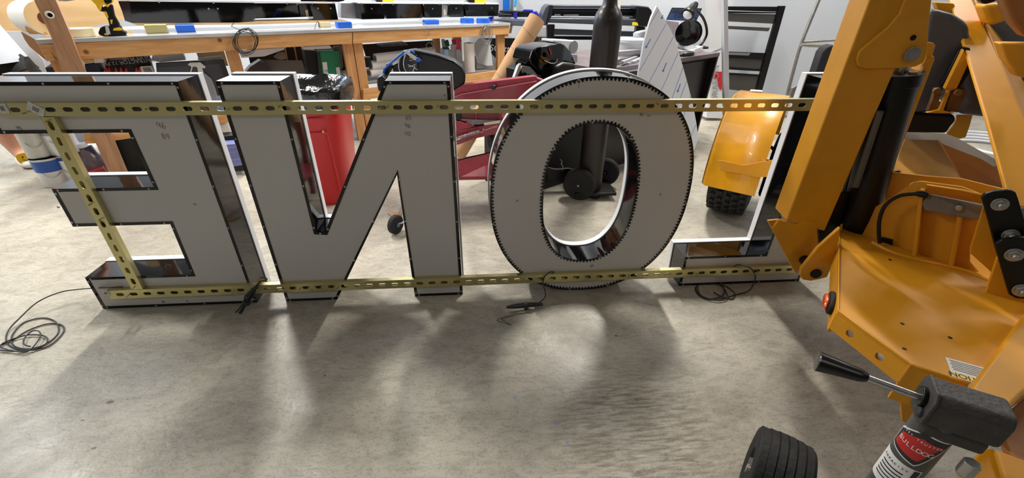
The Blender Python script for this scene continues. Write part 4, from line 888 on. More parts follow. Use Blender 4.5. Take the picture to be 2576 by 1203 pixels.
slab([(352, 168), (380, 166), (389, 187), (358, 187)], BV(.14), .02, 'label_card', mat('label_grey', (196, 196, 186)), t)
for k in range(6): slab([(358+k*1.2, 171+k*2.3), (378+k*1.2, 170+k*2.3), (378.4+k*1.2, 171+k*2.3), (358.4+k*1.2, 172+k*2.3)], BV(.138), .001, 'barcode_bar', M_INK, t)
th1('carton', 'white carton on the shelf right of the dark pliers box', 'carton', [(394, 140), (460, 134), (468, 151), (404, 157), (380, 152), (384, 138)], .22, .15, M_WHITE)
th1('carton', 'small pale packet beside the post under the bench', 'packet', [(234, 147), (258, 145), (263, 157), (238, 159)], .06, .06, M_WHITE)
th1('plank', 'pine offcut lying on the shelf beside the post', 'wood', [(206, 150), (232, 149), (238, 158), (212, 161)], .1, .1, M_PLY)
th1('dark_crate', 'dark blue crate under the left part of the bench', 'crate', [(212, 162), (245, 158), (256, 187), (218, 187)], .12, .2, mat('crate_blue', (24, 30, 52), .5))
th1('dark_crate', 'black and purple crate left of the wooden post', 'crate', [(113, 170), (140, 167), (165, 187), (120, 187)], .12, .2, mat('crate_purple', (30, 24, 44), .5))
t = thing('monitor', 'black flat screen standing on edge under the bench', 'monitor', tuple(bat(480, 240, .1)))
slab([(392, 159), (562, 149), (578, 195), (586, 240), (400, 245)], BV(.1), .03, 'monitor_frame', mat('monitor_black', (18, 18, 22), .3), t, .003)
slab([(394, 170), (552, 160), (566, 200), (572, 240), (402, 240)], BV(.097), .003, 'screen', mat('screen_grey', (44, 44, 52), .25), t)
th1('plywood_offcut', 'pale plywood offcut behind the black screen', 'wood', [(494, 134), (564, 129), (575, 166), (565, 166), (560, 150), (500, 148)], .3, .02, M_PLY)
th1('paper_pad', 'white ruled pad on top of the black screen', 'paper', [(497, 148), (557, 141), (560, 150), (499, 151)], .16, .05, M_WHITE)
# spray bottle
def spray(label, pts_head, pts_neck, pts_body, off, ch, cb, body_extra=None, group='trigger spray bottles'):
    bs = [bat(x, y, off) for x, y in pts_body]; c = sum(bs, V((0, 0, 0)))/len(bs); c.z = min(p.z for p in bs)
    t = thing('spray_bottle', label, 'spray bottle', tuple(c), group)
    slab(pts_body, BV(off), .05, 'bottle', cb, t, .012, seg=3); slab(pts_neck, BV(off+.012), .025, 'neck', ch, t, .003); slab(pts_head, BV(off+.014), .022, 'trigger_head', ch, t, .003); return t
M_CLEAR = mat('clear_plastic', (190, 194, 200), .15, trans=.6, ior=1.2)
spray('clear spray bottle with a grey-white trigger standing before the black screen', [(471, 162), (478, 158), (504, 157), (517, 168), (516, 172), (498, 172), (492, 168), (485, 168), (482, 180), (478, 183), (481, 168)], [(496, 170), (508, 171), (513, 184), (499, 186)], [(499, 186), (514, 184), (533, 200), (541, 220), (556, 270), (520, 270), (508, 220)], .03, mat('trigger_grey', (206, 206, 206), .4), M_CLEAR)
# middle bay
th1('cardboard_sheet', 'dull grey-brown card sheet on edge in the middle bay', 'cardboard', [(655, 150), (760, 152), (772, 190), (668, 190)], .15, .01, mat('dull_card', (92, 86, 82), .8))
th1('plastic_bag', 'crumpled dark plastic bag in the middle bay of the bench', 'bag', [(618, 182), (630, 168), (655, 152), (670, 160), (672, 184), (690, 186)], .08, .1, mat('bag_dark', (50, 50, 52), .25, bump=.6, bscale=25), .01)
th1('white_board', 'white offcut with blue marks leaning in the middle bay', 'board', [(600, 127), (715, 120), (716, 125), (665, 142), (608, 146)], .1, .01, M_WHITE)
for a_ in [[(649, 137), (652, 139), (678, 130), (675, 129)], [(657, 131), (659, 131), (664, 142), (661, 142)]]: pass
th1('sanding_disc', 'grey perforated disc piece beside the white offcut', 'disc', [(687, 142), (700, 132), (715, 130), (722, 148), (706, 151), (696, 148)], .09, .006, mat('disc_grey', (96, 86, 76), .7))
GB = thing('carton', 'green carton with white labels in the middle bay of the bench', 'carton', tuple(bat(830, 188, .12)))
slab([(805, 130), (853, 128), (858, 188), (812, 190)], BV(.1), .12, 'carton_face', mat('carton_green', (10, 116, 78), .5), GB, .002)
slab([(797, 132), (805, 130), (812, 190), (803, 190)], BV(.105), .1, 'carton_side', mat('carton_green_dark', (18, 44, 36), .5), GB)
slab([(811, 157), (822, 156), (826, 188), (815, 188)], BV(.097), .003, 'carton_label', M_WHITE, GB); slab([(845, 170), (854, 169), (857, 188), (848, 189)], BV(.097), .003, 'carton_label', M_WHITE, GB)
text('10', .03, bat(820, 179, .092), bu, UP, M_INK, GB, 'carton_lettering')
th1('dark_box', 'black box with a foil-lined edge left of the green carton', 'box', [(765, 126), (796, 128), (804, 188), (776, 186)], .13, .12, M_BLACK)
th1('paper_stack', 'loose white sheets piled above the black box', 'paper', [(764, 118), (830, 114), (836, 122), (800, 124), (765, 124)], .1, .12, M_WHITE)
th1('grey_sleeve', 'upright grey tube end behind the green carton', 'tube', [(840, 118), (860, 116), (864, 170), (856, 180)], .16, .06, mat('sleeve_grey', (120, 116, 116), .5), .01)
# right bay
G_R = 'white rolls on the bench shelf'
for i, (px0, py0, px1, py1, r, lb) in enumerate([(943, 146, 1090, 128, .033, 'topmost long white vinyl roll on the bench shelf'), (932, 165, 1040, 152, .036, 'second white vinyl roll under the topmost one'), (928, 184, 1010, 172, .036, 'lowest white vinyl roll on the bench shelf')]):
    a, c = bat(px0, py0, .12+.03*i*0), bat(px1, py1, .22); t = thing('vinyl_roll', lb, 'roll', tuple((a+c)/2), G_R)
    MB().tube([a, c], r, 24).build('vinyl', M_WHITE, t, auto=40); MB().tube([a-(c-a).normalized()*.002, a], r*.62, 20).build('roll_core', mat('core_grey', (120, 108, 98), .8), t)
sp = MB().tube([bat(918, 143, .1), bat(921, 168, .1)], .042, 20).build('tape_bundle', M_BLACK, None, auto=40, org=bat(919, 165, .1)); _tag(sp, 'black tape bundle at the left end of the white rolls', 'tape')
th1('carton', 'flat printed carton under the bench top above the rolls', 'carton', [(952, 112), (1020, 106), (1028, 114), (962, 118)], .35, .1, mat('printed_grey', (120, 116, 112), .6, var=.4, vscale=20))
spray('spray bottle with a red collar and blue label beside the metal angle', [(1118, 104), (1128, 100), (1132, 116), (1124, 118)], [(1116, 118), (1129, 118), (1131, 124), (1116, 124)], [(1117, 124), (1128, 124), (1132, 152), (1119, 153)], .12, mat('nozzle_green', (12, 60, 44), .4), mat('label_blue', (150, 176, 222), .4))
spray('spray bottle with a pink trigger left of the paper towel roll', [(1148, 99), (1160, 99), (1163, 102), (1156, 104), (1158, 120), (1151, 120), (1152, 104)], [(1150, 118), (1158, 118), (1160, 124), (1150, 124)], [(1149, 124), (1160, 124), (1166, 160), (1152, 158)], .12, mat('nozzle_pink', (206, 36, 84), .4), M_CLEAR)
spray('white spray bottle with a red trigger behind the pink one', [(1138, 100), (1148, 98), (1148, 110), (1140, 110)], [(1140, 108), (1147, 108), (1148, 114), (1140, 114)], [(1138, 112), (1150, 112), (1152, 140), (1140, 140)], .2, mat('nozzle_pink', (206, 36, 84)), M_WHITE)
th1('plastic_jug', 'rounded translucent white jug lying left of the paper towel roll', 'jug', [(1116, 122), (1130, 122), (1146, 132), (1168, 160), (1165, 172), (1146, 166), (1134, 154), (1118, 150)], .22, .1, mat('jug_white', (220, 222, 224), .3), .02)
a, c = bat(1182, 180, .12), bat(1179, 108, .12); c = V((a.x, a.y, c.z))
t = thing('paper_towel_roll', 'upright white paper towel roll on the bench shelf', 'paper towel', tuple(a), None)
MB().lathe([(.048, 0), (.048, (c-a).z)], a, UP, 28).build('towel', mat('paper', (240, 240, 236)), t, auto=40); MB().lathe([(.02, (c-a).z), (.02, (c-a).z+.001)], a, UP, 16).build('core_hole', mat('core_brown', (92, 48, 22)), t)
th1('card_sheet', 'big bent white card sheet standing right of the towel roll', 'card', [(1192, 112), (1205, 96), (1232, 100), (1240, 165), (1212, 166), (1196, 135)], .3, .005, M_WHITE)
th1('acrylic_offcut', 'grey clear offcut piece at the end of the shelf', 'offcut', [(1197, 140), (1203, 158), (1226, 166), (1222, 173), (1199, 174)], .16, .04, mat('offcut_grey', (150, 152, 156), .3))
# ------------------------------------------------------------------ red bin with black liner
BX, BY = .43, 1.10
RB = thing('waste_bin', 'tall red plastic bin with a black liner behind the letter N', 'bin', (BX, BY, 0))
def squir(r, z, n=3.4, N=40): return [V((BX+r*abs(cos(2*pi*k/N))**(2/n)*(1 if cos(2*pi*k/N) >= 0 else -1), BY+r*.92*abs(sin(2*pi*k/N))**(2/n)*(1 if sin(2*pi*k/N) >= 0 else -1), z)) for k in range(N)]
def loft(rings, cap=(True, True)):
    b = MB(); N = len(rings[0]); vs = [p for r in rings for p in r]
    fs = [(i*N+k, i*N+(k+1) % N, (i+1)*N+(k+1) % N, (i+1)*N+k) for i in range(len(rings)-1) for k in range(N)]
    if cap[0]: fs.append(tuple(range(N-1, -1, -1)))
    if cap[1]: fs.append(tuple((len(rings)-1)*N+k for k in range(N)))
    return b.add(vs, fs)
M_RED = mat('bin_red', (178, 28, 32), .4, bump=.08, bscale=60)
loft([squir(.195, 0), squir(.2, .01), squir(.243, .60), squir(.243, .61), squir(.25, .62), squir(.25, .655)], (True, False)).build('bin_body', M_RED, RB, auto=35)
for (xa_, xb_, za, zc_) in [(.17, -.1, .08, .47)]:
    y = lambda z: BY-.92*(.195+.05*z/.6)-.002
    for s0, s1 in [((.17, .08), (.17, .45)), ((.17, .45), (-.12, .45)), ((-.18, .53), (.17, .53))]:
        MB().tube([V((BX+s0[0], y(s0[1]), s0[1])), V((BX+s1[0], y(s1[1]), s1[1]))], .005, 8).build('panel_ridge', M_RED, RB, auto=40)
for x, z, r in [(.03, .47, .022), (.15, .455, .012)]:
    MB().prism([V((BX+x+r*a, BY-.92*(.195+.05*z/.6)-.003, z+r*c)) for a, c in [(-1, -.3), (-.4, .2), (-.1, 1), (.5, .1), (.7, -.5)]], (0, -.001, 0)).build('torn_sticker', mat('sticker_torn', (226, 190, 150), .7), RB)
def rag(r, z, s, amp=.006):
    rnd = random.Random(s); P = squir(r, z); c = V((BX, BY, z))
    return [c+(p-c)*(1+rnd.uniform(-amp, amp)/r)+UP*rnd.uniform(-.008, .008) for p in P]
loft([rag(.262, .575, 1, .006), rag(.268, .61, 2, .004), rag(.266, .655, 3), rag(.263, .672, 4, .003), rag(.245, .676, 5, .003), rag(.215, .64, 6, .012), rag(.17, .60, 7, .02), rag(.08, .585, 8, .03)], (False, True)).build('bin_liner', mat('bag_black', (10, 10, 11), .12, bump=.8, bscale=22, spec=.8), RB, auto=60)
# ------------------------------------------------------------------ red horizontal bandsaw
SY = .75
def S(px, off, th, name, mt, par, bv=.003, **k): return slab(px, ((0, SY+off, 0), (0, 1, 0)), th, name, mt, par, bv, **k)
M_SR = mat('machine_red', (132, 18, 38), .35, coat=.3, var=.12, vscale=20); M_SRT = mat('machine_red_dusty', (150, 46, 62), .6, var=.2, vscale=120)
BS = thing('band_saw', 'red horizontal metal band saw with black cover and spring, behind the N and O', 'saw', (1.5, .9, 0))
S([(1143, 243), (1160, 236), (1350, 204), (1372, 200), (1350, 232), (1300, 246), (1143, 258)], 0, .02, 'saw_arm', M_SR, BS)
S([(1143, 226), (1165, 214), (1347, 192), (1354, 198), (1368, 202), (1350, 205), (1160, 238), (1143, 245)], .004, .05, 'saw_arm_top', M_SRT, BS)
MB().tube([aty(1145, 243, SY-.002), aty(1160, 237, SY-.002), aty(1350, 204, SY-.002)], .003, 6).build('arm_edge', mat('edge_pink', (214, 120, 140), .4), BS, auto=60)
S([(1245, 262), (1262, 235), (1300, 228), (1320, 250), (1290, 262)], .03, .05, 'saw_web', M_SR, BS)
S([(1152, 284), (1262, 284), (1262, 303), (1240, 303), (1190, 300), (1152, 300)], .03, .05, 'saw_frame', mat('machine_red_dark', (104, 16, 32), .4), BS)
for x in (1196, 1256): S([(x, 286), (x+4, 286), (x+4, 302), (x, 302)], .02, .02, 'saw_rib', M_SR, BS)
S([(1160, 300), (1262, 303), (1262, 308), (1230, 312), (1200, 314), (1158, 302)], .015, .1, 'vise_bed', mat('dusty_steel', (120, 112, 112), .6, var=.3, vscale=60), BS)
S([(1217, 309), (1258, 303), (1258, 310), (1218, 316)], 0, .006, 'ruler_strip', mat('ruler', (206, 196, 172), .5), BS)
S([(1146, 328), (1195, 320), (1258, 308), (1256, 334), (1245, 338), (1190, 350), (1160, 362), (1148, 366)], .005, .12, 'saw_base', M_SR, BS)
S([(1146, 306), (1160, 308), (1194, 318), (1148, 330)], .0, .02, 'base_cover', M_SRT, BS)
S([(1146, 283), (1160, 284), (1162, 302), (1148, 312)], .02, .05, 'blade_guide', M_BLACK, BS)
p0, p1 = aty(1140, 352, SY-.02), aty(1206, 331, SY-.02); hp = []
dv_ = (p1-p0); uu = dv_.normalized(); n1 = uu.cross(V((0, 1, 0))).normalized(); n2 = uu.cross(n1); TN = 20
for k in range(TN*8+1): a_ = 2*pi*k/8; hp.append(p0+dv_*k/(TN*8)+(n1*cos(a_)+n2*sin(a_))*.0095)
MB().tube(hp, .0022, 5).build('tension_spring', M_STEEL, BS, auto=60)
MB().tube([aty(x, y, SY-.02) for x, y in [(1206, 331), (1212, 334), (1217, 328), (1214, 325), (1222, 327), (1236, 322), (1251, 318)]], .0022, 8).build('spring_hook', M_STEEL, BS, auto=60)
kn = aty(1243, 219, SY-.02); MB().lathe([(.011, -.02), (.012, -.004), (.009, 0), (.008, .03)], kn, (0.3, 1, 0), 16).build('lock_knob', M_BLACK, BS, .002)
wl = aty(1237, 356, SY+.1); MB().lathe([(.02, -.012), (.034, -.014), (.034, .014), (.02, .012)], wl, (1, .3, 0), 24).build('hand_wheel', M_RUBBER, BS, auto=40)
S([(1246, 208), (1262, 236), (1242, 252), (1234, 240)], .05, .03, 'hose', M_BLACK, BS, .006)
# legs and cross shelf of the stand
S([(1146, 405), (1165, 398), (1236, 384), (1232, 412), (1158, 446), (1150, 450)], -.02, .012, 'stand_shelf', M_SRT, BS)
MB().box((1.43, SY+.12, .23), (.7, .25, .02)).build('stand_shelf', M_SR, BS)
MB().tube([aty(1148, 404, SY-.022), aty(1236, 383, SY-.022)], .004, 6).build('shelf_edge', M_BLACK, BS)
for x in (1.15, 1.72):
    for y in (SY+.02, SY+.26): MB().box((x, y, .26), (.03, .03, .44)).build('stand_leg', M_SR, BS, .003)
MB().box((1.52, SY+.2, .50), (.4, .12, .05)).build('stand_top', mat('machine_red_dark', (104, 16, 32)), BS)
# wheels of the stand
wc = V((.962, .56, .052))
wd = V((.85, -.52, 0)).normalized()
MB().lathe([(.028, -.014), (.046, -.016), (.052, -.010), (.052, .010), (.046, .016), (.028, .014)], wc, wd, 32).build('wheel_tyre', M_RUBBER, BS, auto=40)
MB().lathe([(.030, -.008), (.026, .004), (.012, .006), (.012, .020), (.002, .020)], wc, wd, 24).build('wheel_hub', mat('hub_blue', (96, 116, 130), .3, .8), BS, auto=40)
MB().tube([wc, wc+wd*.3+V((0, .15, .06))], .006, 10).build('wheel_axle', M_STEEL, BS, auto=40)
MB().tube([wc+wd*.07, wc+V((.19, .2, .02)), V((1.15, SY+.02, .06))], .008, 10).build('wheel_bracket', M_BLACK, BS, auto=40)
# black blade cover
S([(1060, 130), (1100, 139), (1142, 152), (1164, 170), (1171, 190), (1170, 208), (1160, 224), (1140, 230), (1110, 200), (1050, 186), (1036, 182), (1010, 190), (1000, 168), (1006, 142), (1024, 129), (1042, 126)], .02, .09, 'blade_cover', M_BLACK, BS, .014, seg=4)
S([(1140, 228), (1160, 224), (1170, 206), (1171, 214), (1160, 230), (1142, 234)], .012, .01, 'cover_rim', M_STEEL, BS)
S([(1015, 140), (1030, 133), (1050, 140), (1052, 168), (1042, 185), (1024, 186), (1012, 168)], .0, .03, 'band_wheel_guard', mat('guard_black', (20, 20, 21), .25), BS, .008)
for pts in [[(1020, 138), (1016, 150), (1016, 168), (1024, 184)], [(1003, 160), (1004, 175), (1012, 188)]]:
    MB().tube(smoothpath([aty(x, y, SY-.006) for x, y in pts], 5), .003, 8).build('guard_rim', M_STEEL, BS, auto=60)
for pts in [[(1030, 152), (1040, 150)], [(1030, 145), (1038, 146)], [(1028, 168), (1045, 162)], [(1026, 162), (1040, 168), (1050, 176)], [(1044, 166), (1038, 182)]]:
    MB().tube([aty(x, y, SY-.008) for x, y in pts], .0022, 6).build('adjuster_screw', M_STEEL, BS)
S([(962, 210), (966, 176), (972, 160), (982, 160), (986, 172), (978, 190), (972, 212)], .01, .05, 'motor_mount', M_BLACK, BS, .006)
S([(948, 196), (960, 190), (972, 200), (966, 226), (952, 232), (948, 214)], -.1, .08, 'belt_guard', M_BLACK, BS, .008)
S([(986, 165), (1000, 158), (1012, 172), (1008, 190), (992, 190)], .03, .05, 'guide_arm', mat('guard_black', (20, 20, 21)), BS, .004)
S([(1013, 128), (1022, 126), (1050, 146), (1044, 153), (1038, 148)], -.012, .006, 'tape_strip', mat('label_grey', (196, 196, 186)), BS)
S([(1044, 153), (1052, 143), (1061, 153), (1057, 154), (1054, 158), (1050, 156)], -.012, .006, 'tape_strip', M_BLUE, BS)
S([(960, 196), (964, 174), (980, 158), (1006, 136), (1016, 127), (1030, 125), (1024, 130), (1008, 142), (982, 163), (969, 176), (964, 196)], .0, .02, 'tape_strip', M_BLUE, BS)
S([(1030, 125), (1042, 130), (1044, 136), (1038, 134), (1032, 129)], -.005, .01, 'tape_strip', M_BLUE, BS)
# ------------------------------------------------------------------ kraft tube
T0, T1 = V((1.255, 1.66, .035)), atd(1351, 47, 3.12)
KT = thing('cardboard_tube', 'long brown cardboard tube leaning behind the red band saw', 'tube', (T0.x, T0.y, 0))
tdir = (T1-T0).normalized(); tl_ = (T1-T0).length
MB().lathe([(.062, 0), (.062, tl_), (.052, tl_), (.052, tl_-.05)], T0, tdir, 36, cap=False).build('tube_wall', M_CARD, KT, auto=40)
for f_ in (.16, .4, .58, .76, .9):
    n_ = tdir.orthogonal().normalized(); m_ = tdir.cross(n_); MB().tube([T0+tdir*(tl_*f_+.02*sin(2*pi*k/30))+(n_*cos(2*pi*k/30)+m_*sin(2*pi*k/30))*.0622 for k in range(30)], .0009, 4, closed=True).build('tube_seam', mat('seam_brown', (96, 66, 44), .8), KT)
CAPm = mat('cap_purple', (52, 48, 150), .4)
MB().lathe([(.05, tl_-.01), (.05, tl_+.004), (.03, tl_+.006)], T0, tdir, 30).build('end_cap', mat('inside_brown', (110, 82, 58), .8), KT)
# ------------------------------------------------------------------ gas cylinder on its cart
GX, GY = 2.115, 1.0
GC = thing('gas_cylinder', 'dark brown gas cylinder standing on a cart behind the O', 'gas cylinder', (GX, GY, .05))
M_GC = mat('cylinder_brown', (24, 17, 16), .4, var=.3, vscale=3, coat=.05)
MB().lathe([(.072, .05), (.075, .07), (.075, .975), (.076, 1.005), (.067, 1.035), (.052, 1.058), (.040, 1.07), (.036, 1.10)], (GX, GY, 0), UP, 40).build('cylinder_body', M_GC, GC, auto=40)
MB().lathe([(.0355, 1.083), (.0355, 1.087)], (GX, GY, 0), UP, 30).build('neck_line', M_BLACK, GC)
MB().lathe([(.030, 1.10), (.030, 1.19), (.02, 1.2)], (GX, GY, 0), UP, 20).build('valve_cap', M_STEEL, GC, auto=40)
CT = thing('welding_cart', 'low black cylinder cart with rubber wheels seen through the O', 'cart', (GX, GY+.05, 0))
MB().box((GX+.02, GY+.01, .04), (.26, .22, .02)).build('cart_platform', M_BLACK, CT, .004)
def cartwheel(c, d, r=.1):
    MB().lathe([(r*.62, -.018), (r*.9, -.022), (r, -.014), (r, .014), (r*.9, .022), (r*.62, .018)], c, d, 36).build('wheel_tyre', M_RUBBER, CT, auto=40)
    MB().lathe([(r*.63, -.010), (r*.55, .004), (r*.2, .004), (r*.18, -.02), (.002, -.02)], c, d, 28).build('wheel_rim', M_GLOSS, CT, auto=40)
    MB().tube([V(c)-V(d)*.03, V(c)-V(d)*.02], .006, 10).build('axle_nut', M_STEEL, CT)
wdir = V((.45, .9, 0)).normalized()
cartwheel((2.03, .93, .1), wdir); cartwheel((2.25, 1.13, .1), wdir, .09)
MB().tube([(2.03, .93, .1), (2.25, 1.16, .1)], .009, 10).build('cart_axle', M_STEEL, CT)
MB().prism([aty(x, y, 1.05) for x, y in [(1376, 422), (1400, 425), (1430, 424), (1450, 430), (1455, 445), (1440, 462), (1376, 455)]], (0, .02, 0)).build('cart_skirt', M_BLACK, CT, .004)
MB().tube(smoothpath([aty(x, y, 1.04) for x, y in [(1378, 421), (1400, 426), (1432, 424), (1450, 431)]], 5), .003, 8).build('skirt_edge', mat('edge_grey', (110, 110, 112), .4), CT, auto=60)
MB().tube(smoothpath([aty(x, y, 1.02) for x, y in [(1409, 401), (1414, 406), (1412, 412), (1416, 420), (1415, 430)]], 3), .0025, 6).build('chain', M_STEEL, CT, auto=60)
MB().tube(smoothpath([atz(x, y, .006) for x, y in [(1480, 495), (1500, 500), (1512, 490), (1500, 483), (1488, 484)]], 6), .004, 8).build('ground_lead', M_RUBBER, CT, auto=60)
# ------------------------------------------------------------------ dark desk
DK0, DK1 = atz(1640, 157, .72), atz(1812, 132, .72)
du_ = (DK1-DK0); du_.z = 0; du_.normalize(); dn_ = V((-du_.y, du_.x, 0)); DANG = math.degrees(atan2(du_.y, du_.x)); DRm = Matrix.Rotation(radians(DANG), 3, 'Z')
def dp(u, v, z): return V((DK1.x, DK1.y, 0))+du_*u+dn_*v+UP*z
def DV(off=0): return (V((DK1.x, DK1.y, 0))+dn_*off, dn_)
DKt = thing('desk', 'dark brown desk with a grey top crowded with tools and bars', 'desk', tuple(dp(-.9, .35, 0)))
MB().box(dp(-.70, .34, .705), (1.40, .68, .03), DRm).build('desk_top', mat('desk_top', (104, 92, 96), .5, var=.1), DKt, .003)
M_DK = mat('desk_dark', (22, 13, 14), .35)
MB().box(dp(-.70, .07, .33), (1.32, .02, .66), DRm).build('modesty_panel', M_DK, DKt)
MB().prism([dp(-.03, .03, 0.0), dp(-.03, .45, 0), dp(-.03, .62, .69), dp(-.03, .0, .69)], du_*.02).build('side_panel', M_DK, DKt)
MB().box(dp(-1.36, .34, .345), (.03, .6, .69), DRm).build('side_panel', M_DK, DKt)
def dat(px, py, off=0): return onp(px, py, *DV(off))
def th2(name, label, cat, px, off, thk, mt, bevel=.003, group=None, parent=None):
    pts = [dat(x, y, off) for x, y in px]; c = sum(pts, V((0, 0, 0)))/len(pts); c.z = min(p.z for p in pts)
    o = slab(px, DV(off), thk, name, mt, parent, bevel, org=c) if not parent else slab(px, DV(off), thk, name, mt, parent, bevel)
    return _tag(o, label, cat, group) if not parent else o
G_M = 'aluminium bars on the desk'
def bar(px0, py0, px1, py1, off0, off1, w, h, lb, mt=M_SILVER):
    a, c = dat(px0, py0, off0), dat(px1, py1, off1); e = (c-a).normalized(); s = e.cross(UP).normalized(); up = s.cross(e)
    o = MB().prism([a-s*w/2-up*h/2, a+s*w/2-up*h/2, a+s*w/2+up*h/2, a-s*w/2+up*h/2], c-a).build('metal_bar', mt, None, .001, org=(a+c)/2); return _tag(o, lb, 'metal bar', G_M)
bar(1523, 137, 1640, 126, .12, .3, .05, .028, 'topmost wide aluminium bar lying across the desk behind the cylinder')
bar(1523, 162, 1560, 150, .02, .1, .03, .022, 'short bluish aluminium bar nearest the gas cylinder')
bar(1565, 158, 1600, 145, .02, .14, .022, .02, 'hollow square bar end lying left of the white board')
bar(1578, 162, 1618, 150, .02, .16, .022, .02, 'second hollow square bar beside the first bar end')
bar(1590, 160, 1640, 138, .04, .2, .03, .03, 'thin grey bar tucked behind the white arrow board')
bar(1715, 140, 1760, 122, .05, .15, .05, .04, 'white wrapped bar lying at the right of the arrow board', M_WHITE)
bar(1755, 141, 1812, 120, .04, .16, .06, .015, 'flat shiny bar at the right corner of the desk')
th2('white_box', 'low white box at the desk front edge right of the arrow board', 'box', [(1712, 127), (1752, 128), (1752, 141), (1718, 146)], .04, .1, M_WHITE)
th2('mixed_parts', 'small orange and grey parts on the desk behind the bars', 'parts', [(1582, 128), (1600, 124), (1614, 120), (1614, 128)], .3, .05, mat('parts_brown', (140, 104, 92), .5))
t = thing('plastic_tub', 'white lidded plastic tub with a green-edged label on the desk', 'tub', tuple(dat(1580, 126, .4)))
tc0 = dat(1580, 124, .36); tr0 = (dat(1604, 124, .36)-tc0).length
MB().lathe([(tr0*.9, 0), (tr0, .085)], (tc0.x, tc0.y, .72), UP, 30).build('tub_body', M_WHITE, t, auto=40); MB().lathe([(tr0*1.07, .085), (tr0*1.07, .105), (tr0*.95, .107)], (tc0.x, tc0.y, .72), UP, 30).build('tub_lid', mat('lid_pale', (214, 222, 228), .4), t, auto=40)
t = thing('fan_box', 'white desktop unit with a round grey grille behind the welding helmet', 'appliance', tuple(dat(1420, 150, .5)))
slab([(1392, 100), (1453, 103), (1454, 148), (1392, 146)], BV(.9) if False else DV(.45), .12, 'unit_body', M_WHITE, t, .006)
gcn = dat(1443, 118, .447); MB().lathe([(.04, 0), (.04, -.004)], gcn, dn_, 28).build('round_grille', mat('grille_grey', (140, 140, 140), .5), t)
th2('silver_tray', 'white and silver tray under the fan unit on the desk', 'tray', [(1435, 136), (1453, 138), (1453, 158), (1436, 156)], .3, .1, M_SILVER)
th2('plastic_bag', 'clear crumpled plastic bag standing left of the arrow board tip', 'bag', [(1605, 84), (1612, 80), (1630, 76), (1640, 80), (1632, 116), (1606, 120)], .35, .05, mat('bag_clear', (190, 196, 206), .2, trans=.35, bump=.8, bscale=20), .008, 'clear bags on the desk')
th2('plastic_bag', 'clear crumpled plastic bag right of the arrow board tip', 'bag', [(1678, 50), (1708, 54), (1710, 76), (1722, 90), (1710, 108), (1700, 110), (1682, 72)], .2, .05, mat('bag_clear', (190, 196, 206)), .008, 'clear bags on the desk')
th2('red_card', 'small red and white packet between the bag and the reel', 'packet', [(1712, 66), (1718, 58), (1724, 62), (1716, 90), (1708, 92)], .15, .02, mat('packet_red', (206, 40, 52), .5))
t = thing('laptop', 'laptop with a blue lettered screen behind the desk lamp', 'laptop', tuple(dat(1720, 56, .4)))
slab([(1693, 19), (1767, 21), (1752, 54), (1678, 50)], DV(.4), .012, 'laptop_lid', M_BLACK, t, .003)
slab([(1694, 22), (1763, 24), (1750, 52), (1680, 48)], DV(.397), .002, 'laptop_screen', mat('screen_blue', (40, 66, 116), .3, emit=((40, 66, 116), .35)), t)
slab([(1693, 24), (1762, 26), (1758, 35), (1690, 33)], DV(.395), .002, 'screen_band', mat('screen_navy', (26, 34, 66), .3), t)
ta, tb = dat(1685, 40, .394), dat(1752, 45, .394)
text('G', .052, ta+(tb-ta)*.97+UP*.002, tb-ta, UP, mat('screen_ink', (16, 22, 40)), t, 'screen_lettering', shear=.3, bold=.012)
text('E STA', .052, ta+(tb-ta)*.33+UP*.004, tb-ta, UP, mat('screen_ink', (16, 22, 40)), t, 'screen_lettering', shear=.3, bold=.012)
t = thing('desk_lamp', 'black gooseneck desk lamp bent over the cable reel', 'lamp', tuple(dat(1782, 116, .3)))
h0, h1 = dat(1730, 37, .22), dat(1751, 9, .22); hd = (h1-h0).normalized(); hl = (h1-h0).length
MB().lathe([(.05, 0), (.052, .01), (.045, .03), (.034, .05), (.032, hl*.7), (.02, hl)], h0, hd, 26).build('lamp_shade', M_BLACK, t, auto=40)
MB().lathe([(.036, -.002), (.032, -.012), (.018, -.02), (.004, -.022)], h0, hd, 24).build('bulb', mat('bulb_white', (226, 228, 230), .3), t, auto=60)
MB().tube(smoothpath([dat(x, y, .24) for x, y in [(1748, 22), (1756, 30), (1768, 44), (1776, 64), (1778, 86), (1770, 104), (1762, 114)]], 6), .010, 12).build('gooseneck', M_BLACK, t, auto=60)
bb = dat(1764, 116, .24); MB().lathe([(.06, 0), (.06, .012), (.02, .02)], (bb.x, bb.y, .72), UP, 24).build('lamp_base', M_BLACK, t, auto=40)
t = thing('cable_reel', 'black open reel with a white core standing under the desk lamp', 'reel', tuple(dat(1735, 112, .12)))
rc = dat(1728, 84, .06); rax = (du_*.97+dn_*.25).normalized()
MB().lathe([(.085, 0), (.085, .008)], rc, rax, 36).build('reel_flange', M_GLOSS, t, .002); MB().lathe([(.085, .075), (.085, .083)], rc, rax, 36).build('reel_flange', M_BLACK, t, .002)
MB().lathe([(.045, .008), (.045, .075)], rc, rax, 28).build('wire_winding', mat('winding_white', (190, 190, 184), .5), t, auto=40)
MB().lathe([(.03, -.006), (.026, 0)], rc, rax, 20).build('hub_ring', M_RUBBER, t); MB().box((rc.x+.02, rc.y+.02, .73), (.14, .08, .02), DRm).build('reel_stand', M_BLACK, t, .003)
th2('paper_sheets', 'loose white sheets under the cable reel', 'paper', [(1700, 108), (1735, 112), (1765, 122), (1750, 128), (1712, 122)], .1, .1, M_WHITE)
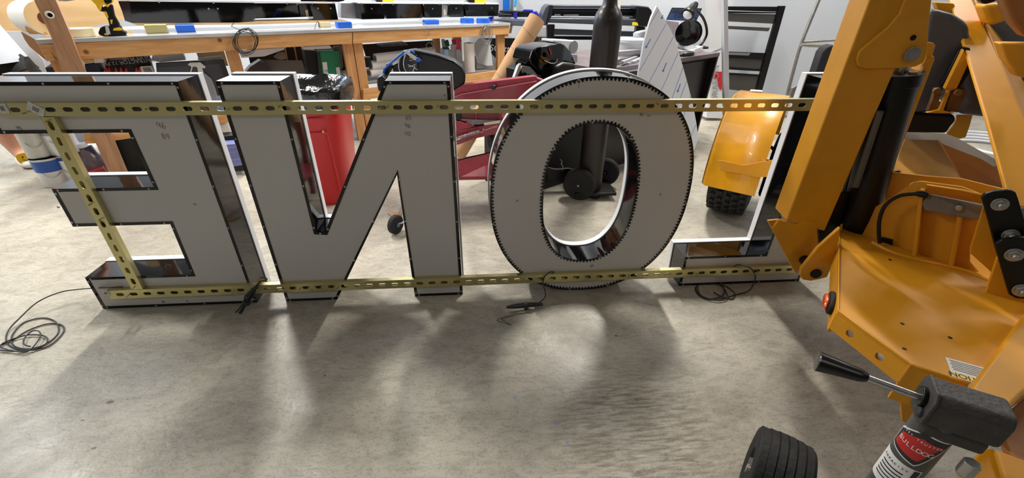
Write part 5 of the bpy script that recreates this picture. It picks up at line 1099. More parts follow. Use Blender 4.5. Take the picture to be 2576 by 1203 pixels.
# welding helmet
t = thing('welding_helmet', 'shiny black welding helmet resting on dark equipment behind the O', 'helmet', tuple(dat(1390, 190, -.05)))
HPL = vpl(V((1.88, 1.22)), DANG)
slab([(1333, 150), (1340, 128), (1352, 119), (1388, 112), (1410, 108), (1420, 112), (1436, 130), (1447, 155), (1450, 162), (1420, 155), (1402, 168), (1394, 184), (1368, 192), (1350, 175), (1336, 162)], HPL, .16, 'helmet_shell', M_GLOSS, t, .035, seg=5)
slab([(1344, 128), (1352, 120), (1386, 113), (1392, 150), (1372, 160), (1352, 140)], vpl(V((1.88, 1.22)), DANG, -.006), .01, 'visor_plate', M_GLOSS, t, .004)
MB().lathe([(.013, 0), (.013, -.008), (.008, -.010)], onp(1374, 138, *vpl(V((1.88, 1.22)), DANG, -.012)), HPL[1], 18).build('shade_knob', M_BLACK, t, .001)
slab([(1380, 120), (1383, 122), (1389, 138), (1386, 138)], vpl(V((1.88, 1.22)), DANG, -.012), .002, 'printed_stripe', mat('packet_red', (206, 40, 52)), t)
MB().tube(smoothpath([onp(x, y, *vpl(V((1.88, 1.22)), DANG, -.012)) for x, y in [(1370, 152), (1385, 159), (1398, 158), (1403, 148)]], 5), .0022, 6).build('visor_rim', mat('rim_white', (220, 220, 224), .3), t, auto=60)
slab([(1392, 185), (1398, 168), (1418, 156), (1450, 160), (1450, 200), (1380, 205)], vpl(V((1.9, 1.2)), DANG, -.03), .1, 'helmet_chin', M_BLACK, t, .02, seg=4)
x = MB().box(dp(-1.70, .25, .31), (.58, .36, .62), DRm).build('black_shade_infill', mat('shade_black', (5, 5, 6), .5), None, .004, org=dp(-1.68, .44, 0)); _tag(x, 'low black cabinet added for the shade behind the gas cylinder cart, seen through the O', 'infill')  # black box put in for the dark shade around the desk foot
t = thing('welder_unit', 'black welding machine with a grey sloping top left of the gas cylinder', 'machine', (1.86, 1.22, 0))
slab([(1300, 175), (1330, 160), (1350, 178), (1362, 200), (1380, 206), (1450, 196), (1450, 214), (1340, 214), (1300, 205)], vpl(V((1.88, 1.25)), DANG, .03), .1, 'machine_case', M_BLACK, t, .004)
slab([(1309, 176), (1314, 166), (1334, 168), (1358, 196), (1352, 196)], vpl(V((1.87, 1.22)), DANG, -.01), .02, 'machine_top', mat('unit_grey', (110, 112, 114), .4), t)
for x, y in [(1315, 181), (1326, 186), (1340, 190)]: MB().lathe([(.006, 0), (.006, -.004)], onp(x, y, *vpl(V((1.87, 1.22)), DANG, .02)), HPL[1], 10).build('case_screw', M_STEEL, t)
slab([(1305, 165), (1311, 160), (1310, 175), (1300, 196), (1294, 196)], vpl(V((1.86, 1.2)), DANG, -.02), .02, 'steel_clip', M_SILVER, t)
# ------------------------------------------------------------------ white arrow board
AP = vpl(V((3.1, 1.66)), DANG)
aw = [(1653, 15), (1664, 34), (1684, 68), (1700, 104), (1716, 160), (1730, 210), (1743, 262), (1752, 310), (1757, 350), (1748, 374), (1738, 390), (1700, 388), (1640, 375), (1608, 260), (1606, 190), (1610, 165), (1620, 110), (1632, 66), (1640, 42)]
pts = [onp(x, y, *AP) for x, y in aw]
ABd = thing('arrow_board', 'tall pointed white board with blue lines and arrows leaning on the desk', 'board', (3.0, 1.6, 0))
slab(aw, AP, .012, 'board_sheet', mat('board_white', (228, 234, 246), .35), ABd, .001)
APf = vpl(V((3.1, 1.66)), DANG, -.0012); ML = mat('line_blue', (140, 176, 226), .5); MAr = mat('arrow_blue', (44, 124, 206), .5)
def inpoly(x, y):
    c = False; n = len(aw)
    for i in range(n):
        x0, y0 = aw[i]; x1, y1 = aw[(i+1) % n]
        if (y0 > y) != (y1 > y) and x < (x1-x0)*(y-y0)/(y1-y0)+x0: c = not c
    return c
for (xa_, ya_, xb_, yb_) in [(1658, 22, 1632, 66), (1677, 57, 1607, 182), (1694, 92, 1632, 208), (1708, 128, 1664, 226), (1720, 164, 1690, 248), (1738, 238, 1706, 330), (1729, 200, 1700, 275), (1752, 310, 1722, 380)]:
    n_ = 40; ks = [k for k in range(n_+1) if inpoly(xa_+(xb_-xa_)*k/n_, ya_+(yb_-ya_)*k/n_)]
    if len(ks) < 2: continue
    f0, f1 = ks[0]/n_, ks[-1]/n_
    p, q = (xa_+(xb_-xa_)*f0, ya_+(yb_-ya_)*f0), (xa_+(xb_-xa_)*f1, ya_+(yb_-ya_)*f1)
    slab([p, (p[0]+1.3, p[1]), (q[0]+1.3, q[1]), q], APf, .001, 'printed_line', ML, ABd)
for (x, y, x2, y2) in [(1668, 38, 1664, 49), (1637, 98, 1624, 122), (1677, 158, 1667, 182), (1712, 211, 1704, 233), (1744, 368, 1737, 391)]:
    dx, dy = x2-x, y2-y; L = sqrt(dx*dx+dy*dy); dx /= L; dy /= L; nx, ny = -dy, dx
    hx, hy = x2-dx*6, y2-dy*6
    slab([(x+nx*.8, y+ny*.8), (hx+nx*.9, hy+ny*.9), (hx+nx*3.2, hy+ny*3.2), (x2, y2), (hx-nx*3.2, hy-ny*3.2), (hx-nx*.9, hy-ny*.9), (x-nx*.8, y-ny*.8)], APf, .001, 'printed_arrow', MAr, ABd)
# ------------------------------------------------------------------ vinyl cutters at the wall
def WPv(x): return vpl(V((x[0], x[1])), -8)
K2 = vpl(V((2.4, 2.85)), 2)
def k2(off=0): return (K2[0]+K2[1]*off, K2[1])
CU2 = thing('vinyl_cutter', 'large black vinyl cutter on its stand behind the gas cylinder', 'cutter', tuple(onp(1500, 100, *k2(.1)).xy)+(0,))
M_CU = mat('cutter_black', (16, 17, 20), .35); M_CUG = mat('cutter_grey', (70, 78, 88), .35, .3)
def kk(px, off, th, name, mt=M_CU, bv=.004): return slab(px, k2(off), th, name, mt, CU2, bv)
kk([(1360, 62), (1364, 40), (1372, 20), (1380, 12), (1392, 14), (1384, 40), (1374, 64), (1362, 64)], -.03, .2, 'end_housing', M_CUG, .01)
kk([(1384, 12), (1392, 13), (1388, 40), (1376, 64), (1374, 58)], -.04, .2, 'end_housing')
kk([(1604, 14), (1632, 17), (1640, 26), (1643, 40), (1630, 68), (1606, 66), (1600, 45)], -.03, .2, 'end_housing', M_CU, .012)
kk([(1390, 13), (1606, 15), (1606, 22), (1390, 21)], 0, .15, 'top_rail', M_CUG)
kk([(1388, 22), (1606, 23), (1606, 42), (1384, 40)], .08, .06, 'carriage_bay', M_BLACK)
kk([(1386, 25), (1606, 26), (1606, 30), (1386, 29)], .06, .02, 'guide_rail', M_CUG)
kk([(1394, 35), (1411, 35), (1409, 41), (1394, 40)], .05, .02, 'paper_roller', M_WHITE); kk([(1418, 36), (1456, 36), (1456, 41), (1417, 41)], .05, .02, 'paper_roller', M_WHITE); kk([(1530, 39), (1600, 40), (1600, 44), (1530, 44)], .05, .02, 'paper_roller', M_WHITE)
kk([(1374, 45), (1606, 48), (1608, 66), (1372, 57)], -.02, .15, 'front_cover', M_CUG, .01)
kk([(1591, 56), (1607, 57), (1606, 65), (1590, 64)], -.025, .004, 'warning_tag', mat('tag_yellow', (240, 208, 40), .5))
kk([(1600, 30), (1612, 30), (1616, 46), (1600, 46)], .03, .05, 'carriage', M_BLACK)
kk([(1376, 62), (1396, 62), (1394, 100), (1384, 120), (1378, 118)], .03, .06, 'stand_leg', M_CU); kk([(1602, 66), (1624, 68), (1618, 94), (1598, 94)], .03, .06, 'stand_leg', M_CU)
kk([(1394, 73), (1602, 80), (1600, 92), (1394, 88)], .02, .05, 'roll_bar', M_CUG, .006); kk([(1390, 91), (1600, 93), (1598, 101), (1390, 100)], .04, .05, 'stand_beam', M_BLACK)
kk([(1378, 110), (1396, 110), (1405, 250), (1390, 250)], .05, .06, 'stand_leg', M_CU)
K1 = vpl(V((1.75, 3.15)), -8)
CU1 = thing('vinyl_cutter', 'blue and grey vinyl cutter on its stand at the right end of the workbench', 'cutter', tuple(onp(1285, 60, *K1).xy)+(0,))
def k1(px, off, th, name, mt, bv=.004): return slab(px, (K1[0]+K1[1]*off, K1[1]), th, name, mt, CU1, bv)
M_CB = mat('cutter_blue', (38, 42, 168), .35)
k1([(1256, 27), (1342, 30), (1342, 33), (1256, 31)], 0, .14, 'top_cover', M_CU); k1([(1254, 32), (1340, 33), (1336, 43), (1254, 43)], .06, .05, 'carriage_bay', M_CUG)
k1([(1258, 33), (1288, 34), (1287, 38), (1258, 37)], .05, .02, 'roller', M_SILVER); k1([(1228, 44), (1240, 41), (1240, 57), (1228, 60)], -.01, .12, 'end_cap', M_CB)
k1([(1292, 32), (1302, 32), (1300, 48), (1292, 46)], -.01, .1, 'carriage', M_CB); k1([(1314, 26), (1320, 24), (1340, 25), (1342, 30), (1314, 29)], 0, .1, 'carriage_cover', M_CB, .006)
k1([(1334, 32), (1350, 28), (1358, 40), (1352, 46), (1334, 40)], -.01, .1, 'end_cap', M_CB, .008)
k1([(1236, 49), (1320, 50), (1318, 66), (1240, 62), (1234, 58)], -.03, .12, 'front_cover', mat('cutter_slate', (88, 96, 116), .4), .008)
k1([(1283, 64), (1290, 64), (1286, 84), (1280, 84)], .05, .03, 'stand_post', M_SILVER); k1([(1262, 44), (1284, 44), (1282, 49), (1262, 49)], .03, .03, 'media_roll', M_WHITE)
k1([(1207, 99), (1215, 97), (1262, 96), (1316, 97), (1308, 118), (1276, 160), (1258, 160), (1250, 150), (1222, 120)], .0, .02, 'catch_basket', mat('sling_black', (16, 17, 20), .9), .003)
pa_, pb_ = onp(1234, 121, K1[0]-K1[1]*.004, K1[1]), onp(1282, 124, K1[0]-K1[1]*.004, K1[1])
text('USCutter', .085, (pa_+pb_)/2, pb_-pa_, UP, M_WHITE, CU1, 'basket_lettering', shear=.15)
k1([(1340, 92), (1380, 96), (1376, 158), (1336, 168), (1340, 120)], .02, .1, 'stand_side', mat('stand_black', (20, 21, 26), .6)); k1([(1338, 66), (1376, 68), (1374, 94), (1340, 92)], .03, .02, 'side_panel', mat('panel_grey', (170, 174, 182), .5))
k1([(1236, 160), (1246, 160), (1253, 240), (1243, 240)], .05, .04, 'stand_leg', M_SILVER)
MB().tube([onp(1357, 92, *K1), onp(1359, 120, *K1)], .004, 8).build('hex_rod', M_STEEL, CU1)
# poles on the wall
def wall_pole(name, lb, cat, px, mt, off=-.04, th=.03):
    o = slab(px, vpl(V((2.0, ywall(2.0))), -11.3, off), th, name, mt, None, .002, org=onp(*px[0], *vpl(V((2.0, ywall(2.0))), -11.3, off))); return _tag(o, lb, cat)
wall_pole('cutter_rail', 'bright blue upright profile against the wall behind the bench end', 'profile', [(1264, -60), (1281, -60), (1281, 27), (1265, 27)], mat('profile_blue', (20, 104, 200), .4, var=.25, vscale=8))
wall_pole('pole', 'thin white pole with a light blue grip against the wall', 'pole', [(1295, -60), (1300, -60), (1297, 26), (1292, 26)], M_WHITE, -.03, .015)
wall_pole('pole_grip', 'light blue grip sleeve of the thin pole at the wall', 'grip', [(1294, 0), (1301, 0), (1298, 16), (1293, 16)], mat('grip_blue', (40, 160, 214), .4), -.045, .02)
vt = MB().tube([atd(1542, 130, 2.75), atd(1556, -60, 2.75)], .026, 24).build('vinyl_tube', mat('tube_cream', (226, 222, 212), .5), None, auto=40, org=atd(1542, 130, 2.75)); _tag(vt, 'cream upright tube just right of the gas cylinder', 'tube')
vt = MB().tube([atd(1526, 30, 2.6), atd(1534, -40, 2.6)], .006, 10).build('rod', mat('rod_olive', (150, 130, 30), .4), None, org=atd(1526, 30, 2.6)); _tag(vt, 'thin dark and olive rod beside the cream tube', 'rod')
# white carton of printed roll
BXp = ((0, 2.68, 0), (0, 1, 0))
RC2 = thing('roll_carton', 'tall white printed carton standing against the wall right of the desk', 'carton', tuple(aty(1805, 297, 2.68).xy)+(0,))
slab([(1766, -80), (1818, -80), (1820, 0), (1824, 248), (1824, 298), (1776, 297), (1786, 246), (1780, 110), (1773, 0)], BXp, .14, 'carton_front', mat('carton_white', (228, 230, 236), .5), RC2, .003)
slab([(1818, -80), (1830, -80), (1835, 248), (1836, 294), (1824, 298), (1820, 0)], ((0, 2.69, 0), (.3, 1, 0)), .1, 'carton_side', mat('carton_white2', (214, 216, 226), .5), RC2, .003)
slab([(1817, 180), (1800, 182), (1797, 196), (1806, 200), (1806, 214), (1812, 226), (1816, 226)], ((0, 2.675, 0), (0, 1, 0)), .003, 'printed_block', mat('print_red', (214, 32, 44), .5), RC2)
slab([(1819, -10), (1828, -10), (1829, 18), (1826, 30), (1820, 14)], ((0, 2.66, 0), (0, 1, 0)), .003, 'printed_block', mat('print_red', (214, 32, 44)), RC2)
ta, tb = aty(1799, 246, 2.672), aty(1802, 176, 2.672)
text('DRAFON', .085, (ta+tb)/2, tb-ta, V((-1, 0, 0)), mat('print_grey', (150, 152, 158)), RC2, 'carton_lettering')
text('OI', .06, aty(1824, 6, 2.65), UP, V((-1, 0, 0)), M_WHITE, RC2, 'carton_lettering')
# black framed panel leaning on the wall
FR = thing('framed_screen', 'black metal frame with smoky panes leaning on the back wall', 'frame', tuple(aty(1900, 255, 2.8).xy)+(0,))
FP = ((0, 2.82, 0), (0, 1, 0))
def fr(px, off, th, name, mt, bv=.002): return slab(px, ((0, 2.82+off, 0), (0, 1, 0)), th, name, mt, FR, bv)
M_SM = mat('smoky_pane', (66, 62, 58), .15, alpha=.82, var=.2, vscale=4, stretch=(.5, 1, 8))
fr([(1960, 15), (1977, 15), (1942, 140), (1919, 223), (1908, 262), (1893, 262), (1904, 223), (1926, 140), (1956, 35)], -.02, .03, 'frame_stile', M_BLACK)
fr([(1830, 16), (1968, 17), (1965, 30), (1831, 26)], -.01, .02, 'frame_rail', M_BLACK); fr([(1831, 28), (1964, 31), (1962, 34), (1831, 33)], -.01, .02, 'frame_rail', M_BLACK)
fr([(1832, 130), (1930, 134), (1926, 151), (1832, 146)], -.01, .02, 'frame_rail', M_BLACK); fr([(1832, 168), (1918, 175), (1916, 180), (1832, 175)], -.01, .02, 'frame_rail', M_BLACK); fr([(1832, 183), (1914, 188), (1912, 193), (1832, 188)], -.01, .02, 'frame_rail', M_BLACK)
fr([(1832, 132), (1888, 134), (1884, 140), (1834, 138)], -.016, .003, 'tape_patch', mat('tape_silver', (150, 150, 150), .3, .6))
fr([(1831, 33), (1960, 36), (1948, 60), (1831, 54)], .0, .004, 'smoky_pane', M_SM); fr([(1831, 65), (1938, 70), (1933, 79), (1831, 73)], 0, .004, 'smoky_pane', M_SM)
fr([(1832, 144), (1924, 149), (1916, 176), (1832, 169)], 0, .004, 'smoky_pane', M_SM); fr([(1832, 188), (1912, 193), (1896, 232), (1832, 225)], 0, .004, 'smoky_pane', M_SM)
# galvanised tube stand
GT = thing('tube_frame', 'bent galvanised tube frame standing between the leaning frame and the lift', 'frame', tuple(aty(1975, 290, 2.1).xy)+(0,))
MB().tube(smoothpath([aty(x, y, 2.1) for x, y in [(2078, -45), (2060, 0), (2017, 107), (1997, 175), (1979, 244), (1968, 292)]], 4), .013, 14).build('upright_tube', M_BOLT, GT, auto=60)
MB().tube([aty(2015, 106, 2.1), aty(2100, 101, 2.1)], .010, 14).build('cross_tube', M_BOLT, GT, auto=60); MB().tube([aty(2014, 113, 2.09), aty(2100, 118, 2.09)], .013, 14).build('cross_tube', M_BOLT, GT, auto=60)
MB().tube(smoothpath([aty(x, y, 2.05) for x, y in [(1964, 282), (1972, 292), (1990, 294), (2010, 290)]], 4), .012, 12).build('foot_tube', M_BOLT, GT, auto=60)
sp = slab([(2030, 330), (2052, 186), (2064, 150), (2070, 132), (2082, 118), (2100, 112), (2110, 190), (2090, 330), (2075, 405), (2015, 405)], ((0, 1.6, 0), (0, 1, 0)), .08, 'duffel_bag', mat('cloth_dark', (44, 44, 48), .9, bump=.5, bscale=14), None, .012, org=aty(2050, 405, 1.6)); _tag(sp, 'tall dark cloth bag standing behind the yellow outrigger', 'bag')
slab([(1990, 238), (1994, 222), (2004, 216), (2020, 216), (2020, 246), (1990, 246)], ((0, 2.0, 0), (0, 1, 0)), .03, 'padded_rest', mat('seat_grey', (120, 118, 112), .6), GT, .006)
# coil of white hose behind the lift
HC_ = thing('hose_coil', 'coil of white hose on the floor seen through the lift frame', 'hose', tuple(atz(2530, 392, 0)))
b = MB()
hc = atz(2530, 385, .02)
for k in range(4): b.tube([hc+V(((.34+.02*k)*cos(2*pi*j/40), (.34+.02*k)*sin(2*pi*j/40), .02*k)) for j in range(40)], .012, 8, closed=True)
b.build('hose', M_WHITE, HC_, auto=60)
# ------------------------------------------------------------------ paint cans, jug
def can(name, label, px, py, z, band=None, r=.076, h=.185, wcol=(214, 214, 214)):
    c = px if isinstance(px, Vector) else atz(px, py, z); t = thing(name, label, 'paint can', tuple(c), 'paint cans left of the letter E')
    MB().lathe([(r, 0), (r, h)], c, UP, 36).build('can_body', mat('can_%d%d%d' % wcol, wcol, .3, .35), t, auto=40)
    for zz_ in (0.0, h-.006): MB().lathe([(r*1.02, zz_), (r*1.02, zz_+.006)], c, UP, 36).build('can_rim', M_STEEL, t, .001)
    MB().lathe([(r*.93, h-.002), (r*.80, h-.008), (r*.80, h-.009)], c, UP, 30).build('can_lid', M_STEEL, t)
    if band: MB().lathe([(r*1.006, h*band[1]), (r*1.006, h*band[2])], c, UP, 36, cap=False).build('label_band', mat('band_'+band[0], band[3], .4), t, auto=40)
    cd_ = V((CAM.x-c.x, CAM.y-c.y, 0)).normalized(); sd_ = V((-cd_.y, cd_.x, 0))
    MB().tube(smoothpath([c+sd_*r*1.03+UP*h*.8, c+cd_*r*1.05+sd_*r*.3+UP*h*.45, c+cd_*r*1.1-sd_*r*.4+UP*h*.42, c-sd_*r*1.03+UP*h*.8], 6), .0016, 6).build('wire_handle', M_STEEL, t, auto=60); return c
ca = atz(150, 462, 0); cb = atz(200, 452, 0)
def can2(name, label, c, z, *a, **k):
    p = V((c.x, c.y, z)); return can(name, label, p, None, z, *a, **k)
can2('paint_can', 'lower left paint can with a blue and white label left of the E', ca, 0, ('blue', .55, .93, (26, 84, 170)))
can2('paint_can', 'upper left bare pale paint can on top of the blue-labelled can', ca+V((-.02, .01, 0)), .187, None, r=.066, wcol=(196, 196, 190))
can2('paint_can', 'lower right white paint can with a blue stripe behind the upright strut', cb, 0, ('stripe', .84, .96, (30, 60, 150)), wcol=(226, 226, 226))
can2('paint_can', 'upper right white paint can with dark print under its rim', cb+V((.01, 0, 0)), .187, ('print', .70, .84, (150, 150, 150)), wcol=(222, 222, 224))
t = thing('plastic_jug', 'clear plastic jug with a white cap seen through the E above red trim', 'jug', tuple(atz(235, 432, 0.0)))
jc = atz(246, 446, 0); MB().lathe([(.085, .0), (.085, .08), (.07, .14), (.035, .19), (.022, .2), (.022, .21)], jc, UP, 24).build('jug_body', mat('jug_clear', (150, 130, 140), .15, trans=.5, bump=.5, bscale=30), t, auto=50)
MB().lathe([(.03, .21), (.03, .235)], jc, UP, 20).build('jug_cap', M_WHITE, t, .002)
sp = slab([(217, 436), (258, 423), (268, 436), (262, 448), (220, 448)], BV(.0), .06, 'red_tray', mat('tray_red', (160, 22, 30), .4), None, .003, org=bat(240, 440, 0)); _tag(sp, 'small red tray at the foot of the clear jug', 'tray')
sp = slab([(213, 372), (228, 368), (246, 392), (236, 398), (222, 390)], BV(.12), .04, 'blue_pack', mat('pack_navy', (30, 34, 76), .5), None, .004, org=bat(230, 395, .12)); _tag(sp, 'dark blue printed pack behind the clear jug', 'pack')
sp = slab([(284, 352), (336, 346), (378, 445), (318, 445)], BV(.06), .02, 'dark_sheet', M_BLACK, None, .002, org=bat(330, 445, .06)); _tag(sp, 'black panel standing beside the wooden post in the opening of the E', 'panel')
sp = slab([(180, 330), (206, 330), (214, 352), (218, 368), (200, 362), (188, 345)], BV(.25), .05, 'white_bottle', M_WHITE, None, .01, org=bat(200, 365, .25)); _tag(sp, 'white rounded bottle with an orange edge under the bench left', 'bottle')
# between E and N
sp = slab([(545, 292), (569, 290), (575, 308), (550, 312)], BV(-.01), .03, 'pine_offcut', M_PINE, None, .002, org=bat(560, 312, -.01)); _tag(sp, 'orange pine crosspiece seen in the gap between E and N', 'wood')
sp = slab([(550, 313), (576, 309), (583, 338), (562, 340)], BV(.02), .05, 'white_cup', mat('cup_white', (226, 224, 214), .5), None, .01, org=bat(566, 340, .02)); _tag(sp, 'white tub seen in the gap between E and N', 'tub')
sp = slab([(560, 343), (590, 340), (596, 362), (566, 362)], BV(-.2), .1, 'dark_crate', M_BLACK, None, .004, org=bat(578, 362, .02)); _tag(sp, 'black crate rim in the gap between E and N', 'crate')
sp = slab([(568, 364), (592, 362), (610, 416), (586, 420)], BV(-.3), .1, 'paper_stack', mat('folder_blue', (112, 122, 180), .6, stretch=(1, 1, 14), var=.2), None, .002, org=bat(590, 418, 0)); _tag(sp, 'stack of blue-grey folders standing in the gap between E and N', 'folders')
sp = slab([(586, 420), (612, 416), (618, 430), (590, 432)], BV(-.3), .1, 'dark_crate', M_BLACK, None, .004, org=bat(600, 432, -.06)); _tag(sp, 'black base crate under the blue-grey folders', 'crate')
# cardboard flake on the floor behind the N
sp = MB().prism([atz(x, y, .002) for x, y in [(975, 537), (995, 534), (1012, 536), (1006, 546), (985, 545)]], (0, 0, .003)).build('cardboard_scrap', M_CARD, None, org=atz(993, 540, 0)); _tag(sp, 'small torn cardboard scrap on the floor under the N', 'scrap')
# ------------------------------------------------------------------ floor cables in front
def floor_cable(label, paths, r, mt, loc, parts=()):
    t = thing('lead_cable', label, 'cable', loc, 'lead cables of the sign letters'); b = MB()
    for p in paths: b.tube(smoothpath(p, 7), r, 8)
    b.build('cable', mt, t, auto=60); return t
def Z(x, y, z=.004): return atz(x, y, z)
floor_cable('long thin black lead with loose coils on the floor left of the E', [
    [aty(309, 722, -.005), aty(262, 724, -.012), Z(200, 728, .05), Z(150, 736, .05), Z(95, 760, .04), Z(50, 800, .02), Z(22, 830, .006), Z(15, 855), Z(28, 872), Z(60, 880), Z(110, 868), Z(145, 840), Z(142, 812), Z(110, 800), Z(60, 812), Z(30, 845), Z(35, 870), Z(70, 878), Z(120, 872), Z(158, 838), Z(155, 818), Z(120, 815), Z(70, 832), Z(25, 860), Z(-10, 872)],
    [Z(-10, 880, .008), Z(40, 884, .008), Z(90, 878, .008), Z(118, 862, .008), Z(112, 846, .008), Z(70, 843, .008), Z(20, 858, .008), Z(0, 872, .008), Z(30, 882, .01), Z(70, 884, .01), Z(100, 850, .012), Z(98, 834, .012), Z(80, 834, .012), Z(62, 850, .01), Z(60, 866, .01), Z(76, 872, .01)]], .0024, M_WIRE, tuple(Z(70, 860, 0)))
def bundle(label, c, u, v, L, w, tail):
    t = thing('lead_cable', label, 'cable', tuple(V((c[0], c[1], 0))), 'lead cables of the sign letters'); rnd = random.Random(5); b = MB(); c = V(c)
    for i in range(9):
        o1 = rnd.uniform(-1, 1)*w; o2 = rnd.uniform(-.6, 1)*w; s = rnd.uniform(.82, 1.0)
        b.tube(smoothpath([c-u*L*.5*s+v*o1*.3+UP*abs(o2)*.3, c-u*L*.2+v*o1+UP*(o2*.8), c+u*L*.2+v*o1*.8+UP*o2, c+u*L*.5*s+v*o1*.4+UP*abs(o2)*.4], 6), .0024, 7)
    b.build('coiled_strands', M_WIRE, t, auto=60)
    b = MB()
    for k in range(3): b.tube([c+u*(.004*k)+(v*cos(a)+UP*sin(a))*w*1.25 for a in [2*pi*j/14 for j in range(14)]], .0024, 7, closed=True)
    b.build('wrap_turns', M_WIRE, t, auto=60)
    b = MB(); b.tube(smoothpath(tail, 7), .0024, 8); b.build('cable_tail', M_WIRE, t, auto=60)
uO = (Z(1372, 764)-Z(1270, 772)); uO.z = 0; uO.normalize()
bundle('tied black lead bundle on the floor under the O', Z(1320, 770, .016), uO, V((-uO.y, uO.x, 0)), .155, .012, [Z(1352, 765, .02), Z(1372, 745, .03), aty(1366, 712, -.03), aty(1372, 694, -.028), aty(1386, 684, -.012), aty(1396, 687, -.004)])
MBb = [Z(1262, 808), Z(1262, 815), Z(1278, 819), Z(1288, 815), Z(1275, 802)]
cable('wire_ends', 'thin bare wire ends curled on the floor below the tied lead', [smoothpath([Z(x, y, .002) for x, y in [(1300, 788), (1262, 800), (1250, 806), (1268, 812), (1286, 818), (1270, 808), (1262, 804), (1280, 797), (1330, 785)]], 5)], .0008, M_INK, Z(1270, 808, 0), cat='wire')
uE = V((.25, -.35, 1)).normalized()
e0 = aty(655, 708, -.035); e1 = atz(600, 792, .006); ue = (e1-e0).normalized()
ve = ue.cross(V((0, 1, 0))).normalized()
t = thing('lead_cable', 'tied black lead bundle hanging over the lower strut between E and N', 'cable', tuple(e1), 'lead cables of the sign letters')
rnd = random.Random(9); b = MB()
for i in range(9):
    o1 = rnd.uniform(-1, 1)*.016; o2 = rnd.uniform(-1, 1)*.010; e_0 = e0+ue*rnd.uniform(-.01, .01)+V((0, -.012, 0)); e_1 = e1-ue*rnd.uniform(0, .05)
    b.tube(smoothpath([e_0, e_0+(e_1-e_0)*.35+ve*o1+V((0, o2-.012, 0)), e_0+(e_1-e_0)*.62+ve*o1*.4+V((0, o2*.4-.006, 0)), e_1+ve*o1*.8+V((0, o2*.5, 0))], 6), .0032, 7)
b.build('coiled_strands', M_WIRE, t, auto=60)
b = MB(); mdl = e0+(e1-e0)*.58+V((0, -.006, 0)); nn_ = ue.cross(ve)
for k in range(3): b.tube([mdl+ue*.004*k+(ve*cos(a)+nn_*sin(a))*.0125 for a in [2*pi*j/14 for j in range(14)]], .0025, 7, closed=True)
b.build('wrap_turns', M_WIRE, t, auto=60)
MB().prism([aty(641, 707, -.03), aty(655, 700, -.03), aty(657, 712, -.03)], (0, .003, 0)).build('cable_tag', mat('tag_orange', (206, 150, 96), .6), t)
MB().tube(smoothpath([e0, aty(672, 703, -.03), aty(664, 698, -.01), aty(650, 702, -.006)], 5), .0024, 7).build('cable_tail', M_WIRE, t, auto=60)
floor_cable('thin black lead looped on the floor under the L', [
    [aty(1843, 672, -.004), aty(1860, 666, -.02), aty(1890, 676, -.045), Z(1900, 700, .03), Z(1885, 730, .01), Z(1850, 742), Z(1810, 752), Z(1770, 750), Z(1752, 732), Z(1756, 718), Z(1790, 714), Z(1816, 720), Z(1822, 738), Z(1800, 750), Z(1765, 748), Z(1750, 725), Z(1775, 712), Z(1820, 718), Z(1848, 738), Z(1842, 752), Z(1815, 746), Z(1795, 735)],
    [Z(1755, 722, .008), Z(1762, 742, .008), Z(1800, 756, .008), Z(1830, 750, .008), Z(1820, 724, .01), Z(1812, 716, .01)]], .0024, M_WIRE, tuple(Z(1800, 735, 0)))
# ------------------------------------------------------------------ person at the left edge
PX, PY = -1.73, 1.70
PE_ = thing('person', 'person in a loose grey-white T-shirt, black shorts and white clogs at the left edge', 'person', (PX, PY, 0))
M_SKIN = mat('skin', (218, 160, 136), .5); M_SHIRT = mat('shirt', (176, 180, 186), .85, bump=.3, bscale=12); M_SHORT = mat('shorts', (14, 14, 16), .8, bump=.3, bscale=14)
def skin(name, verts, edges, radii, mt, root=0, sub=2):
    me = bpy.data.meshes.new(name); og = ORG[PE_.name]; me.from_pydata([tuple(V(v)-og) for v in verts], edges, []); me.materials.append(mt)
    o = bpy.data.objects.new(name, me); COL.objects.link(o); o.parent = PE_; ORG[o.name] = og
    sk = o.modifiers.new('skin', 'SKIN'); sk.use_smooth_shade = True
    if not me.skin_vertices: o.data.attributes
    for i, r in enumerate(radii):
        sv = me.skin_vertices[0].data[i]; sv.radius = r if isinstance(r, tuple) else (r, r); sv.use_root = (i == root)
    s = o.modifiers.new('sub', 'SUBSURF'); s.levels = s.render_levels = sub
    dg = bpy.context.evaluated_depsgraph_get(); me2 = bpy.data.meshes.new_from_object(o.evaluated_get(dg)); me2.name = name
    o.modifiers.clear(); o.data = me2; return o
hipz = .90
B = {'pel': (PX, PY, .92), 'sp': (PX, PY, 1.12), 'ch': (PX, PY, 1.32), 'nk': (PX, PY, 1.46), 'hd0': (PX+.02, PY-.01, 1.53), 'hd': (PX+.03, PY-.02, 1.64),
     'hL': (PX+.09, PY-.03, .86), 'kL': (-1.42, 1.68, .48), 'cL': (-1.43, 1.69, .32), 'aL': (-1.45, 1.70, .09), 'tL': (-1.38, 1.63, .045),
     'hR': (PX-.06, PY+.05, .86), 'kR': (-1.93, 1.76, .48), 'cR': (-1.885, 1.755, .33), 'aR': (-1.815, 1.74, .09), 'tR': (-1.75, 1.67, .045),
     's1': (PX+.05, PY-.19, 1.38), 'e1': (-1.565, 1.47, 1.2), 'w1': (-1.48, 1.53, 1.08), 's2': (PX-.06, PY+.19, 1.38), 'e2': (PX-.1, PY+.24, 1.12), 'w2': (PX-.02, PY+.26, .92)}
R_ = {'pel': .14, 'sp': .12, 'ch': .15, 'nk': .055, 'hd0': .06, 'hd': .095, 'hL': .12, 'kL': .078, 'cL': .078, 'aL': .050, 'tL': .03, 'hR': .12, 'kR': .078, 'cR': .09, 'aR': .06, 'tR': .03, 's1': .055, 'e1': .042, 'w1': .028, 's2': .055, 'e2': .042, 'w2': .028}
